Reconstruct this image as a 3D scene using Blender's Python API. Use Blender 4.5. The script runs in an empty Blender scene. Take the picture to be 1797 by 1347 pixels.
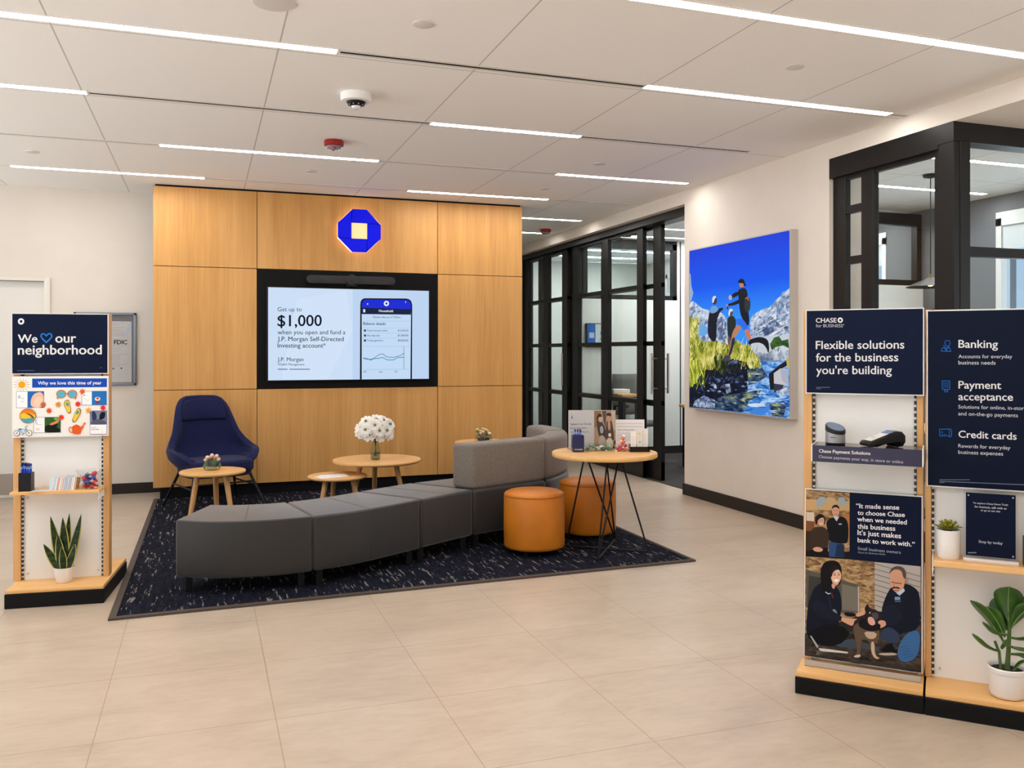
EXPOSURE = -0.3; LAMP = 46; LIGHTBOX = 1.2; SKY_S = 1.5; GROUND_GLOW = 5.6
import bpy, bmesh, math, random
import numpy as np
from mathutils import Vector, Matrix
from mathutils.geometry import tessellate_polygon
PI = math.pi
sc = bpy.context.scene
COL = sc.collection
rnd = random.Random(7)

# ------------------------------------------------------------------ materials
def lin(c):
    out = []
    for v in c[:3]:
        v = v / 255.0
        out.append(v / 12.92 if v <= 0.04045 else ((v + 0.055) / 1.055) ** 2.4)
    return (out[0], out[1], out[2], 1.0)

_M = {}
def mat(name, rgb=(200, 200, 200), rough=0.5, metal=0.0, spec=0.5, emit=None, es=0.0, sheen=0.0, coat=0.0):
    if name in _M:
        return _M[name]
    m = bpy.data.materials.new(name); m.use_nodes = True
    b = m.node_tree.nodes['Principled BSDF']
    b.inputs['Base Color'].default_value = lin(rgb)
    b.inputs['Roughness'].default_value = rough
    b.inputs['Metallic'].default_value = metal
    b.inputs['Specular IOR Level'].default_value = spec
    b.inputs['Sheen Weight'].default_value = sheen
    b.inputs['Coat Weight'].default_value = coat
    if emit is not None:
        b.inputs['Emission Color'].default_value = lin(emit)
        b.inputs['Emission Strength'].default_value = es
    _M[name] = m
    return m

class NT:
    def __init__(s, m):
        s.t = m.node_tree; s.n = s.t.nodes; s.b = s.n['Principled BSDF']
    def new(s, typ, **kw):
        nd = s.n.new(typ)
        for k, v in kw.items():
            setattr(nd, k, v)
        return nd
    def link(s, a, b):
        s.t.links.new(a, b)
    def coord(s, scale=(1, 1, 1), rot=(0, 0, 0), loc=(0, 0, 0)):
        tc = s.new('ShaderNodeTexCoord'); mp = s.new('ShaderNodeMapping')
        mp.inputs['Scale'].default_value = scale; mp.inputs['Rotation'].default_value = rot; mp.inputs['Location'].default_value = loc
        s.link(tc.outputs['Object'], mp.inputs['Vector'])
        return mp.outputs['Vector']
    def noise(s, vec, scale=5, detail=4, rough=0.5, dist=0.0):
        nd = s.new('ShaderNodeTexNoise')
        nd.inputs['Scale'].default_value = scale; nd.inputs['Detail'].default_value = detail
        nd.inputs['Roughness'].default_value = rough; nd.inputs['Distortion'].default_value = dist
        s.link(vec, nd.inputs['Vector'])
        return nd.outputs['Fac']
    def ramp(s, fac, stops, interp='LINEAR'):
        nd = s.new('ShaderNodeValToRGB'); cr = nd.color_ramp; cr.interpolation = interp
        while len(cr.elements) < len(stops):
            cr.elements.new(0.5)
        for e, (p, c) in zip(cr.elements, stops):
            e.position = p; e.color = lin(c)
        s.link(fac, nd.inputs['Fac'])
        return nd.outputs['Color']
    def math(s, op, a, b=None):
        nd = s.new('ShaderNodeMath', operation=op)
        for i, x in enumerate((a, b)):
            if x is None: continue
            if isinstance(x, (int, float)): nd.inputs[i].default_value = x
            else: s.link(x, nd.inputs[i])
        return nd.outputs[0]
    def mix(s, fac, a, b):
        nd = s.new('ShaderNodeMix', data_type='RGBA')
        if isinstance(fac, (int, float)): nd.inputs[0].default_value = fac
        else: s.link(fac, nd.inputs[0])
        for i, x in ((6, a), (7, b)):
            if isinstance(x, tuple): nd.inputs[i].default_value = lin(x)
            else: s.link(x, nd.inputs[i])
        return nd.outputs[2]
    def bump(s, h, strength=0.2, dist=0.01):
        nd = s.new('ShaderNodeBump'); nd.inputs['Strength'].default_value = strength; nd.inputs['Distance'].default_value = dist
        s.link(h, nd.inputs['Height']); s.link(nd.outputs[0], s.b.inputs['Normal'])

def wood(name, lo, mid, hi, axis='Z', rough=0.45, fine=70, coarse=7):
    m = mat(name, mid, rough); t = NT(m)
    st = 0.035
    sc_ = {'Z': (1, 1, st), 'X': (st, 1, 1), 'Y': (1, st, 1)}[axis]
    v = t.coord(sc_)
    n1 = t.noise(v, coarse, 5, 0.55, 0.6); n2 = t.noise(v, fine, 3, 0.6, 0.2)
    f = t.math('ADD', t.math('MULTIPLY', n1, 0.6), t.math('MULTIPLY', n2, 0.4))
    t.link(t.ramp(f, [(0.34, lo), (0.5, mid), (0.66, hi)]), t.b.inputs['Base Color'])
    t.bump(n2, 0.06, 0.004)
    return m

def noisy(name, stops, scale=20, rough=0.8, detail=4, bump=0.0, sc3=(1, 1, 1), sheen=0.0, dist=0.0, bdist=0.004, spec=0.3):
    m = mat(name, stops[0][1], rough, spec=spec, sheen=sheen); t = NT(m)
    f = t.noise(t.coord(sc3), scale, detail, 0.55, dist)
    t.link(t.ramp(f, stops), t.b.inputs['Base Color'])
    if bump: t.bump(f, bump, bdist)
    return m

def glow(name, rgb, es):
    m = mat(name, (8, 8, 8), 0.4, spec=.12, emit=rgb, es=es)
    return m

def thin_glass(name, tint=(245, 250, 248), refl=0.9, rough=0.0):
    m = bpy.data.materials.new(name); m.use_nodes = True
    nt = m.node_tree; nt.nodes.clear()
    out = nt.nodes.new('ShaderNodeOutputMaterial'); mx = nt.nodes.new('ShaderNodeMixShader')
    tr = nt.nodes.new('ShaderNodeBsdfTransparent'); gl = nt.nodes.new('ShaderNodeBsdfGlossy')
    lw = nt.nodes.new('ShaderNodeLayerWeight'); pw = nt.nodes.new('ShaderNodeMath'); pw.operation = 'POWER'; pw.inputs[1].default_value = 5
    mul = nt.nodes.new('ShaderNodeMath'); mul.operation = 'MULTIPLY_ADD'; mul.inputs[1].default_value = .96 * refl; mul.inputs[2].default_value = .04 * refl
    nt.links.new(lw.outputs['Facing'], pw.inputs[0]); nt.links.new(pw.outputs[0], mul.inputs[0])
    tr.inputs[0].default_value = lin(tint); gl.inputs['Roughness'].default_value = rough
    nt.links.new(mul.outputs[0], mx.inputs[0])
    nt.links.new(tr.outputs[0], mx.inputs[1]); nt.links.new(gl.outputs[0], mx.inputs[2]); nt.links.new(mx.outputs[0], out.inputs[0])
    _M[name] = m
    return m

# ------------------------------------------------------------------ mesh builder
class MB:
    def __init__(s, M=None):
        s.v = []; s.f = []; s.mi = []; s.M = M or Matrix(); s.c = 0
    def add(s, vs, fs, mi=None):
        o = len(s.v)
        s.v += [tuple(s.M @ Vector(p)) for p in vs]
        s.f += [tuple(i + o for i in f) for f in fs]
        s.mi += [s.c if mi is None else mi] * len(fs)
        return s
    def box(s, x0, x1, y0, y1, z0, z1, mi=None):
        vs = [(x, y, z) for z in (z0, z1) for y in (y0, y1) for x in (x0, x1)]
        return s.add(vs, [(0, 2, 3, 1), (4, 5, 7, 6), (0, 1, 5, 4), (2, 6, 7, 3), (0, 4, 6, 2), (1, 3, 7, 5)], mi)
    def lathe(s, prof, n=32, c=(0, 0, 0), mi=None, cap0=True, cap1=True):
        vs = []; fs = []
        for r, z in prof:
            for k in range(n):
                a = 2 * PI * k / n
                vs.append((c[0] + r * math.cos(a), c[1] + r * math.sin(a), c[2] + z))
        for i in range(len(prof) - 1):
            for k in range(n):
                k2 = (k + 1) % n
                fs.append((i * n + k, i * n + k2, (i + 1) * n + k2, (i + 1) * n + k))
        if cap0: fs.append(tuple(range(n - 1, -1, -1)))
        if cap1: fs.append(tuple((len(prof) - 1) * n + k for k in range(n)))
        return s.add(vs, fs, mi)
    def cyl(s, c, r, z0, z1, n=24, r1=None, mi=None):
        return s.lathe([(r, z0), (r if r1 is None else r1, z1)], n, (c[0], c[1], 0), mi)
    def tube(s, pts, r, n=8, closed=False, mi=None, taper=None, cap=True):
        pts = [Vector(p) for p in pts]; m = len(pts)
        if taper is None: taper = [1] * m
        up = None; vs = []; fs = []
        for i, p in enumerate(pts):
            if closed: d = pts[(i + 1) % m] - pts[i - 1]
            else: d = pts[min(i + 1, m - 1)] - pts[max(i - 1, 0)]
            d.normalize()
            if up is None:
                up = Vector((0, 0, 1)) if abs(d.z) < 0.9 else Vector((1, 0, 0))
            a = d.cross(up)
            if a.length < 1e-6: a = d.cross(Vector((0, 1, 0)))
            a.normalize(); b = a.cross(d); up = b
            for k in range(n):
                t = 2 * PI * k / n
                vs.append(tuple(p + (a * math.cos(t) + b * math.sin(t)) * r * taper[i]))
        for i in range(m if closed else m - 1):
            j = (i + 1) % m
            for k in range(n):
                k2 = (k + 1) % n
                fs.append((i * n + k, j * n + k, j * n + k2, i * n + k2))
        if cap and not closed:
            fs.append(tuple(range(n))); fs.append(tuple((m - 1) * n + k for k in range(n - 1, -1, -1)))
        return s.add(vs, fs, mi)
    def prism(s, poly, z0, z1, mi=None, fn=None):
        n = len(poly)
        g = fn or (lambda x, y, z: (x, y, z))
        vs = [g(x, y, z0) for x, y in poly] + [g(x, y, z1) for x, y in poly]
        fs = [(k, (k + 1) % n, (k + 1) % n + n, k + n) for k in range(n)]
        for tri in tessellate_polygon([[Vector((x, y, 0)) for x, y in poly]]):
            a, b, c = tri
            fs.append((c, b, a)); fs.append((a + n, b + n, c + n))
        return s.add(vs, fs, mi)
    def ngon_prism(s, poly, z0, z1, mi=None):
        n = len(poly)
        vs = [(x, y, z0) for x, y in poly] + [(x, y, z1) for x, y in poly]
        fs = [(k, (k + 1) % n, (k + 1) % n + n, k + n) for k in range(n)]
        fs.append(tuple(range(n - 1, -1, -1))); fs.append(tuple(range(n, 2 * n)))
        return s.add(vs, fs, mi)
    def grid(s, rows, mi=None, closed_u=False):
        nu = len(rows[0]); vs = [p for r in rows for p in r]; fs = []
        for i in range(len(rows) - 1):
            for k in range(nu if closed_u else nu - 1):
                k2 = (k + 1) % nu
                fs.append((i * nu + k, i * nu + k2, (i + 1) * nu + k2, (i + 1) * nu + k))
        return s.add(vs, fs, mi)
    def ell(s, c, rx, ry, rz, n=12, m=8, mi=None):
        vs = [(c[0], c[1], c[2] - rz)]; fs = []
        for i in range(1, m):
            t = PI * i / m - PI / 2
            for k in range(n):
                a = 2 * PI * k / n
                vs.append((c[0] + rx * math.cos(t) * math.cos(a), c[1] + ry * math.cos(t) * math.sin(a), c[2] + rz * math.sin(t)))
        vs.append((c[0], c[1], c[2] + rz)); L = len(vs) - 1
        for k in range(n):
            k2 = (k + 1) % n
            fs.append((0, 1 + k2, 1 + k)); fs.append((L, L - n + k, L - n + k2))
            for i in range(m - 2):
                a = 1 + i * n
                fs.append((a + k, a + k2, a + n + k2, a + n + k))
        return s.add(vs, fs, mi)
    def build(s, name, mats, parent=None, smooth=True, bevel=0, seg=3, sharp=35, fix=True):
        me = bpy.data.meshes.new(name); me.from_pydata(s.v, [], s.f)
        for m in (mats if isinstance(mats, (list, tuple)) else [mats]): me.materials.append(m)
        for p, i in zip(me.polygons, s.mi): p.material_index = i
        if fix:
            bm = bmesh.new(); bm.from_mesh(me); bmesh.ops.recalc_face_normals(bm, faces=bm.faces); bm.to_mesh(me); bm.free()
        if smooth:
            me.shade_smooth(); me.set_sharp_from_angle(angle=math.radians(sharp))
        o = bpy.data.objects.new(name, me); COL.objects.link(o)
        if parent is not None: o.parent = parent
        if bevel:
            b = o.modifiers.new('bevel', 'BEVEL'); b.width = bevel; b.segments = seg; b.limit_method = 'ANGLE'; b.angle_limit = math.radians(50)
            b.harden_normals = False
            if seg > 1: me.shade_smooth(); me.set_sharp_from_angle(angle=math.radians(180))
            else: me.shade_flat()
        return o

def tag(o, label, cat=None, group=None, kind=None):
    o['label'] = label
    if cat: o['category'] = cat
    if group: o['group'] = group
    if kind: o['kind'] = kind
    return o
def thing(name, label, cat, loc=(0, 0, 0), rz=0.0, group=None, kind=None):
    o = bpy.data.objects.new(name, None); COL.objects.link(o)
    o.location = loc; o.rotation_euler = (0, 0, rz); o.empty_display_size = 0.05
    return tag(o, label, cat, group, kind)
def copy_tree(o, loc=None, rot=None, label=None):
    kids = [c for c in bpy.data.objects if c.parent is o]
    r = o.copy(); COL.objects.link(r)
    if loc is not None: r.location = loc
    if rot is not None: r.rotation_euler = rot
    if label: r['label'] = label
    for c in kids:
        d = c.copy(); COL.objects.link(d); d.parent = r
        for g in [x for x in bpy.data.objects if x.parent is c]:
            e = g.copy(); COL.objects.link(e); e.parent = d
    return r

# ------------------------------------------------------------------ flat printed artwork
_G = {}
def glyphs(txt, bold):
    k = (txt, bold)
    if k in _G: return _G[k]
    cu = bpy.data.curves.new('lettering', 'FONT'); cu.body = txt; cu.size = 1; cu.resolution_u = 3
    ob = bpy.data.objects.new('lettering', cu); COL.objects.link(ob)
    bpy.context.view_layer.update()
    dg = bpy.context.evaluated_depsgraph_get()
    me = bpy.data.meshes.new_from_object(ob.evaluated_get(dg))
    vs = [(v.co.x, v.co.y) for v in me.vertices]; fs = [tuple(p.vertices) for p in me.polygons]
    bpy.data.objects.remove(ob); bpy.data.curves.remove(cu); bpy.data.meshes.remove(me)
    _G[k] = (vs, fs)
    return _G[k]

def homography(src):
    dst = [(0, 1), (1, 1), (1, 0), (0, 0)]        # TL, TR, BR, BL
    A = []; b = []
    for (x, y), (u, v) in zip(src, dst):
        A.append([x, y, 1, 0, 0, 0, -u * x, -u * y]); b.append(u)
        A.append([0, 0, 0, x, y, 1, -v * x, -v * y]); b.append(v)
    h = np.linalg.solve(np.array(A, float), np.array(b, float))
    def f(x, y):
        w = h[6] * x + h[7] * y + 1
        return ((h[0] * x + h[1] * y + h[2]) / w, (h[3] * x + h[4] * y + h[5]) / w)
    return f

def chaikin(p, k):
    for _ in range(k):
        q = []
        for i in range(len(p)):
            a = p[i]; b = p[(i + 1) % len(p)]
            q += [(a[0] * .75 + b[0] * .25, a[1] * .75 + b[1] * .25), (a[0] * .25 + b[0] * .75, a[1] * .25 + b[1] * .75)]
        p = q
    return p

class Art:
    """flat print on a board of size W x H; local x to the right, z up, facing -y at y = y0"""
    def __init__(s, W, H, y0=0.0, x0=0.0, z0=0.0, lean=0.0, src=None, step=6e-5, pr=None):
        s.W, s.H, s.y0, s.x0, s.z0, s.lean = W, H, y0, x0, z0, lean
        s.mb = MB(); s.tx = MB(); s.mats = []; s.tm = []; s.k = 0; s.step = step
        s.h = homography(src) if src else (lambda x, y: (x, y))
        s.pr = pr or (lambda c: mat('print_%d_%d_%d' % c, c, 0.5, spec=.12))
    def p3(s, u, v, l):
        return (s.x0 + u * s.W, s.y0 + s.lean * (v) * s.H - l * s.step, s.z0 + v * s.H)
    def _m(s, c, L):
        m = s.pr(c) if isinstance(c, tuple) else c
        if m not in L: L.append(m)
        return L.index(m)
    def raw(s, pts, c, clip=True):
        if clip: pts = [(min(1, max(0, x)), min(1, max(0, y))) for x, y in pts]
        s.k += 1
        vs = [s.p3(x, y, s.k) for x, y in pts]
        fs = [t for t in tessellate_polygon([[Vector((x, y, 0)) for x, y in pts]])]
        s.mb.add(vs, fs, s._m(c, s.mats))
    def poly(s, pts, c, sm=0):
        s.raw(chaikin([s.h(*p) for p in pts], sm), c)
    def rect(s, x0, y0, x1, y1, c):
        s.poly([(x0, y0), (x1, y0), (x1, y1), (x0, y1)], c)
    def bg(s, c):
        s.raw([(0, 0), (1, 0), (1, 1), (0, 1)], c)
    def circ(s, x, y, rx, ry, c, n=20, rot=0):
        ca, sa = math.cos(rot), math.sin(rot)
        P = []
        for k in range(n):
            a = 2 * PI * k / n; ex, ey = rx * math.cos(a), ry * math.sin(a)
            P.append((x + ex * ca - ey * sa, y + ex * sa + ey * ca))
        s.poly(P, c)
    def line(s, pts, w, c, closed=False):
        P = pts + [pts[0]] if closed else pts
        for a, b in zip(P[:-1], P[1:]):
            dx, dy = b[0] - a[0], b[1] - a[1]; L = math.hypot(dx, dy) or 1e-9
            nx, ny = -dy / L * w / 2, dx / L * w / 2; ex, ey = dx / L * w * .4, dy / L * w * .4
            s.poly([(a[0] + nx - ex, a[1] + ny - ey), (b[0] + nx + ex, b[1] + ny + ey), (b[0] - nx + ex, b[1] - ny + ey), (a[0] - nx - ex, a[1] - ny - ey)], c)
            s.k -= 1
        s.k += 1
    def star(s, x, y, r, c, n=7, ri=.45, rot=0.0):
        s.poly([(x + (r if k % 2 == 0 else r * ri) * math.cos(PI * k / n + rot), y + (r if k % 2 == 0 else r * ri) * math.sin(PI * k / n + rot)) for k in range(2 * n)], c)
    def text(s, txt, a, b, c, bold=0.0, hs=1.0):
        """text whose baseline runs from point a to point b (drawing units)"""
        (u0, v0), (u1, v1) = s.h(*a), s.h(*b)
        vs, fs = glyphs(txt, bold)
        xs = [v[0] for v in vs]; xa, w = min(xs), max(xs) - min(xs)
        size = (u1 - u0) * s.W / w
        P = []
        for x, y in vs:
            t = (x - xa) / w
            P.append(s.p3(u0 + (u1 - u0) * t, v0 + (v1 - v0) * t + y * size * hs / s.H, s.k + 3))
        m = s._m(c, s.tm)
        s.tx.add(P, fs, m)
        if bold:                                     # heavier strokes: the same glyphs laid a hair to each side
            d = bold * size
            for ox, oz in ((d, 0), (-d, 0), (0, d * .7), (0, -d * .7)):
                s.tx.add([(p[0] + ox, p[1] - (abs(ox) > 0) * 1e-5, p[2] + oz) for p in P], fs, m)
    def build(s, parent, name='artwork', tname='lettering'):
        r = None
        if s.mb.v: r = s.mb.build(name, s.mats, parent, smooth=False, fix=False)
        if s.tx.v: s.tx.build(tname, s.tm, parent, smooth=False, fix=False)
        return r
# ------------------------------------------------------------------ camera (level, shifted lens)
cam_d = bpy.data.cameras.new('camera'); cam = bpy.data.objects.new('camera', cam_d); COL.objects.link(cam); sc.camera = cam
EYE = 1.36; YAW = math.radians(19.4)
cam.location = (0, 0, EYE); cam.rotation_euler = (PI / 2, 0, -YAW)
cam_d.sensor_fit = 'HORIZONTAL'; cam_d.sensor_width = 36.0; cam_d.lens = 1533.0 / 1797 * 36
cam_d.shift_y = -(673.5 - 617.3) / 1797; cam_d.clip_start = 0.05
sc.view_settings.view_transform = 'Standard'; sc.view_settings.look = 'None'; sc.view_settings.gamma = 1.0
sc.view_settings.exposure = EXPOSURE
sc.view_settings.use_curve_mapping = False
try:
    sc.cycles.use_denoising = True
    sc.cycles.max_bounces = 14; sc.cycles.diffuse_bounces = 10; sc.cycles.glossy_bounces = 4; sc.cycles.transparent_max_bounces = 24
    sc.cycles.caustics_reflective = False; sc.cycles.caustics_refractive = False; sc.cycles.sample_clamp_indirect = 6.0
except Exception:
    pass
w = bpy.data.worlds.new('world'); sc.world = w; w.use_nodes = True
wt = w.node_tree; bg = wt.nodes['Background']; bg.inputs[1].default_value = 1.0
_tc = wt.nodes.new('ShaderNodeTexCoord'); _sp = wt.nodes.new('ShaderNodeSeparateXYZ'); _mr = wt.nodes.new('ShaderNodeMapRange'); _mx = wt.nodes.new('ShaderNodeMix'); _mx.data_type = 'RGBA'
wt.links.new(_tc.outputs['Generated'], _sp.inputs[0]); wt.links.new(_sp.outputs[2], _mr.inputs[0]); _mr.inputs[1].default_value = -0.03; _mr.inputs[2].default_value = 0.03
wt.links.new(_mr.outputs[0], _mx.inputs[0])
_g = lin((250, 251, 255)); _s = lin((214, 230, 250))          # glow added below the horizon to light the ceiling, pale sky above
_mx.inputs[6].default_value = (_g[0] * GROUND_GLOW, _g[1] * GROUND_GLOW, _g[2] * GROUND_GLOW, 1); _mx.inputs[7].default_value = (_s[0] * SKY_S, _s[1] * SKY_S, _s[2] * SKY_S, 1)
wt.links.new(_mx.outputs[2], bg.inputs[0])

ZC = 2.90; XR = 4.33; XS = 4.45; YW = 8.63; YB = 9.15

def portal(loc, size, rot):
    d = bpy.data.lights.new('daylight_portal', 'AREA'); d.shape = 'RECTANGLE'; d.size, d.size_y = size; d.cycles.is_portal = True
    o = bpy.data.objects.new('daylight_portal', d); COL.objects.link(o); o.location = loc; o.rotation_euler = rot
# ------------------------------------------------------------------ surface materials
M_wall = noisy('wall_paint', [(0.35, (222, 214, 204)), (0.65, (219, 210, 199))], 3, 0.75, 2)
M_offwall = mat('office_wall_paint', (226, 227, 222), 0.7)
M_grey = mat('grey_wall_panel', (104, 106, 110), 0.7)
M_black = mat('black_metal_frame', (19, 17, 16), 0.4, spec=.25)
M_base = mat('black_rubber_base', (36, 31, 28), 0.5, spec=.3)
M_plinth = mat('black_plinth', (10, 10, 12), 0.6, spec=.2)
M_oak = wood('oak_veneer', (190, 137, 72), (206, 153, 85), (217, 166, 100), 'Z', 0.5, 60, 6)
M_birch = wood('light_wood', (214, 162, 98), (226, 177, 113), (235, 189, 128), 'X', 0.42, 60, 6)
M_birchZ = wood('light_wood_upright', (198, 148, 92), (213, 164, 105), (224, 177, 120), 'Z', 0.45, 60, 6)
M_glass = thin_glass('clear_glazing', (251, 253, 252), 0.45)
M_solar = thin_glass('tinted_solar_glass', (222, 231, 236), .5)
M_acr = thin_glass('clear_acrylic', (246, 248, 250), 0.9)
M_steel = mat('brushed_steel', (176, 170, 162), 0.32, 1.0)
M_alu = mat('silver_frame', (190, 190, 192), 0.35, 0.6)
M_white = mat('white_panel', (236, 236, 234), 0.5)
M_wtrim = mat('white_trim', (236, 234, 230), 0.5)
M_dark = mat('dark_slot', (12, 12, 14), 0.7, spec=.1)
M_blackp = mat('black_plastic', (14, 14, 16), 0.4, spec=.3)
M_tube = mat('black_steel_tube', (12, 12, 13), 0.45, spec=.25)

def grid_lines(t, px, x0, py, y0, wd):
    tc = t.new('ShaderNodeTexCoord'); sep = t.new('ShaderNodeSeparateXYZ'); t.link(tc.outputs['Object'], sep.inputs[0])
    def one(sock, p, o):
        a = t.math('SUBTRACT', sock, o - wd / 2); a = t.math('DIVIDE', a, p); a = t.math('FRACT', a)
        return t.math('LESS_THAN', a, wd / p)
    return t.math('MAXIMUM', one(sep.outputs[0], px, x0), one(sep.outputs[1], py, y0))

def make_floor_mat():
    m = mat('beige_floor_tile', (200, 178, 152), 0.34, spec=0.5); t = NT(m)
    v = t.coord((1, 2.2, 1)); v2 = t.coord((1, 3.0, 1))
    n = t.noise(v, 1.6, 6, 0.62, 0.8); n2 = t.noise(v2, 9, 6, 0.6, 0.5)
    f = t.math('ADD', t.math('MULTIPLY', n, 0.6), t.math('MULTIPLY', n2, 0.4))
    c = t.ramp(f, [(0.3, (168, 151, 133)), (0.5, (186, 169, 150)), (0.7, (198, 182, 164))])
    g = grid_lines(t, 0.6165, 0.25, 0.632, 3.977, 0.0045)
    t.link(t.mix(t.math('MULTIPLY', g, 0.6), c, (140, 112, 84)), t.b.inputs['Base Color'])
    t.link(t.math('ADD', t.math('MULTIPLY', n2, 0.16), 0.25), t.b.inputs['Roughness'])
    return m
def make_ceiling_mat():
    m = mat('white_ceiling_panel', (226, 222, 216), 0.85, spec=0.2); t = NT(m)
    g = grid_lines(t, 1.037, 0.355, 1.2, 3.395, 0.008)
    n = t.noise(t.coord(), 160, 2)
    c = t.ramp(n, [(0.3, (240, 238, 236)), (0.7, (243, 242, 240))])
    t.link(t.mix(t.math('MULTIPLY', g, 0.6), c, (150, 139, 128)), t.b.inputs['Base Color'])
    return m
M_floor = make_floor_mat(); M_ceil = make_ceiling_mat()
M_dcarpet = noisy('dark_office_carpet', [(0.35, (38, 37, 37)), (0.65, (66, 63, 60))], 9, 0.95, 6, sc3=(1, 6, 1))

def struct(mb, name, m, label, parent=None, bevel=0, cat=None, **kw):
    o = mb.build(name, m, parent, bevel=bevel, **kw)
    o['kind'] = 'structure'
    if parent is None: tag(o, label, cat or name.split('_')[0])
    return o
def sempty(name, label, cat, loc=(0, 0, 0), rz=0):
    return thing(name, label, cat, loc, rz, None, 'structure')

XL = -4.2; YN = -3.6; XE = 7.10; YF = 13.2
struct(MB().box(XL, XE + .3, YN, YF + .1, -0.12, 0), 'floor', M_floor, 'beige stone-look floor of large square tiles')
struct(MB().box(XS + .02, XE, 7.33, YF, 0, 0.006), 'floor_office', M_dcarpet, 'dark charcoal carpet floor inside the glazed offices', cat='floor')
struct(MB().box(XL, XR, YN, YF + .1, ZC, ZC + .12), 'ceiling', M_ceil, 'white panel ceiling with thin seams above the lobby')
struct(MB().box(XR, XS + .2, YN, YF, 2.775, ZC + .12), 'trim_1', M_wall, 'cream bulkhead running along the ceiling edge over the glass offices', cat='bulkhead')
struct(MB().box(XS + .2, XE + .3, 4.15, YF + .1, 2.84, 2.96), 'ceiling_office', M_ceil, 'white panel ceiling over the glazed offices', cat='ceiling')
struct(MB().box(XS + .2, XE + .3, YN, 4.15, 2.775, 2.9), 'ceiling_soffit', M_wall, 'lower cream soffit beside the near glass office corner', cat='ceiling')

# back wall with door opening
d0, d1, dz = -2.36, -1.41, 2.02
b = MB(); b.box(XL, d0, YB, YB + .15, 0, ZC); b.box(d1, 4.6, YB, YB + .15, 0, ZC); b.box(d0, d1, YB, YB + .15, dz, ZC)
# corridor beyond the wood wall stays open: wall ends behind the oak wall
b = MB(); b.box(XL, d0, YB, YB + .15, 0, ZC); b.box(d1, 3.05, YB, YB + .15, 0, ZC); b.box(d0, d1, YB, YB + .15, dz, ZC)
struct(b, 'wall_back', M_wall, 'off-white back wall left of the oak wall')
b = MB(); b.box(XL, d0 - .05, YB - .012, YB, 0, 0.10); b.box(d1 + .05, -0.40, YB - .012, YB, 0, 0.10)
struct(b, 'baseboard_back', M_base, 'black baseboard along the off-white back wall')
dr = sempty('door_1', 'pale grey door with a kick plate behind the navy neighborhood sign', 'door', (d0, YB, 0))
struct(MB().box(0, d1 - d0, 0.05, 0.09, 0.01, dz), 'door_leaf', mat('door_paint', (222, 219, 212), 0.5), '', dr)
struct(MB().box(0.0, d1 - d0 - .02, 0.035, 0.05, 0.045, 0.23), 'kick_plate', mat('kick_plate_steel', (160, 150, 140), 0.4, 0.3), '', dr)
b = MB(); wd = d1 - d0
b.box(-.05, 0, -.015, .1, 0, dz + .035); b.box(wd, wd + .05, -.015, .1, 0, dz + .035); b.box(0, wd, -.015, .1, dz, dz + .035)
struct(b, 'door_frame', mat('door_frame_paint', (224, 218, 208), .5), '', dr, bevel=.003)
struct(MB().tube([(.08, .0, 1.0), (.08, .04, 1.0)], .012).tube([(.08, .0, 1.0), (.2, .0, 1.0)], .01), 'door_handle', M_steel, '', dr)
b = MB(); b.box(XL - .15, XL, YN, 8.9, 0, .12); b.box(XL - .15, XL, YN, 8.9, 2.74, ZC); b.box(XL - .15, XL, 8.9, YB + .15, 0, ZC)
for y in (YN, -1.4, .8, 3.0, 5.1, 7.2, 8.9): b.box(XL - .15, XL, y - .05, y + .05, .12, 2.74)
struct(b, 'wall_left', M_wall, 'off-white side wall of the lobby with added tall windows')
wn = sempty('window_1', 'row of tall windows added in the unseen side wall for daylight', 'window', (XL, 0, 0))  # windows added out of view so daylight brightens the ceiling
struct(MB().box(-.08, -.07, YN, 8.9, .12, 2.74), 'glazing', M_glass, '', wn)
portal((XL - .12, (YN + 8.9) / 2, 1.43), (2.62, 8.9 - YN), (0, -PI / 2, 0))
struct(MB().box(XL, XE + .3, YN - .15, YN, 0, ZC + .1), 'wall_front', M_wall, 'off-white wall closing the lobby behind the viewer')

# right wall pier with baseboard
struct(MB().box(XR, XR + .32, 5.28, 7.33, 0, 2.775), 'wall_right', M_wall, 'cream pier of wall carrying the big hiker lightbox')
struct(MB().box(XR - .012, XR, 5.28, 7.345, 0, 0.105).box(XR - .012, XS, 7.33, 7.345, 0, .105), 'baseboard_right', M_base, 'dark baseboard along the cream pier under the lightbox')

# ------------------------------------------------------------------ oak feature wall
ow = sempty('wall_feature', 'oak veneer feature wall of large panels with a black plinth', 'wall', (0, YW, 0))
xa, xb = -0.445, 3.155; v1, v2 = 0.472, 2.238; g = 0.006
def panel(x0, x1, z0, z1):
    struct(MB().box(x0 + g / 2, x1 - g / 2, 0, .03, z0 + g / 2, z1 - g / 2), 'panel', M_oak, '', ow, bevel=.0015, seg=1)
for x0, x1 in ((xa, v1), (v2, xb)):
    for z0, z1 in ((.112, 1.008), (1.008, 2.150), (2.150, 2.885)): panel(x0, x1, z0, z1)
panel(v1, v2, .112, 1.008); panel(v1, v2, 2.150, 2.885)
struct(MB().box(xa + .005, xb - .005, .03, .40, .112, 2.885), 'core', mat('dark_reveal', (52, 32, 16), .7), '', ow)
struct(MB().box(xa + .06, xb - .06, .035, .40, 0, .112), 'plinth', M_plinth, '', ow)
struct(MB().box(xa + .02, xb - .02, .012, .40, 2.885, ZC), 'top_reveal', M_plinth, '', ow)

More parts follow.
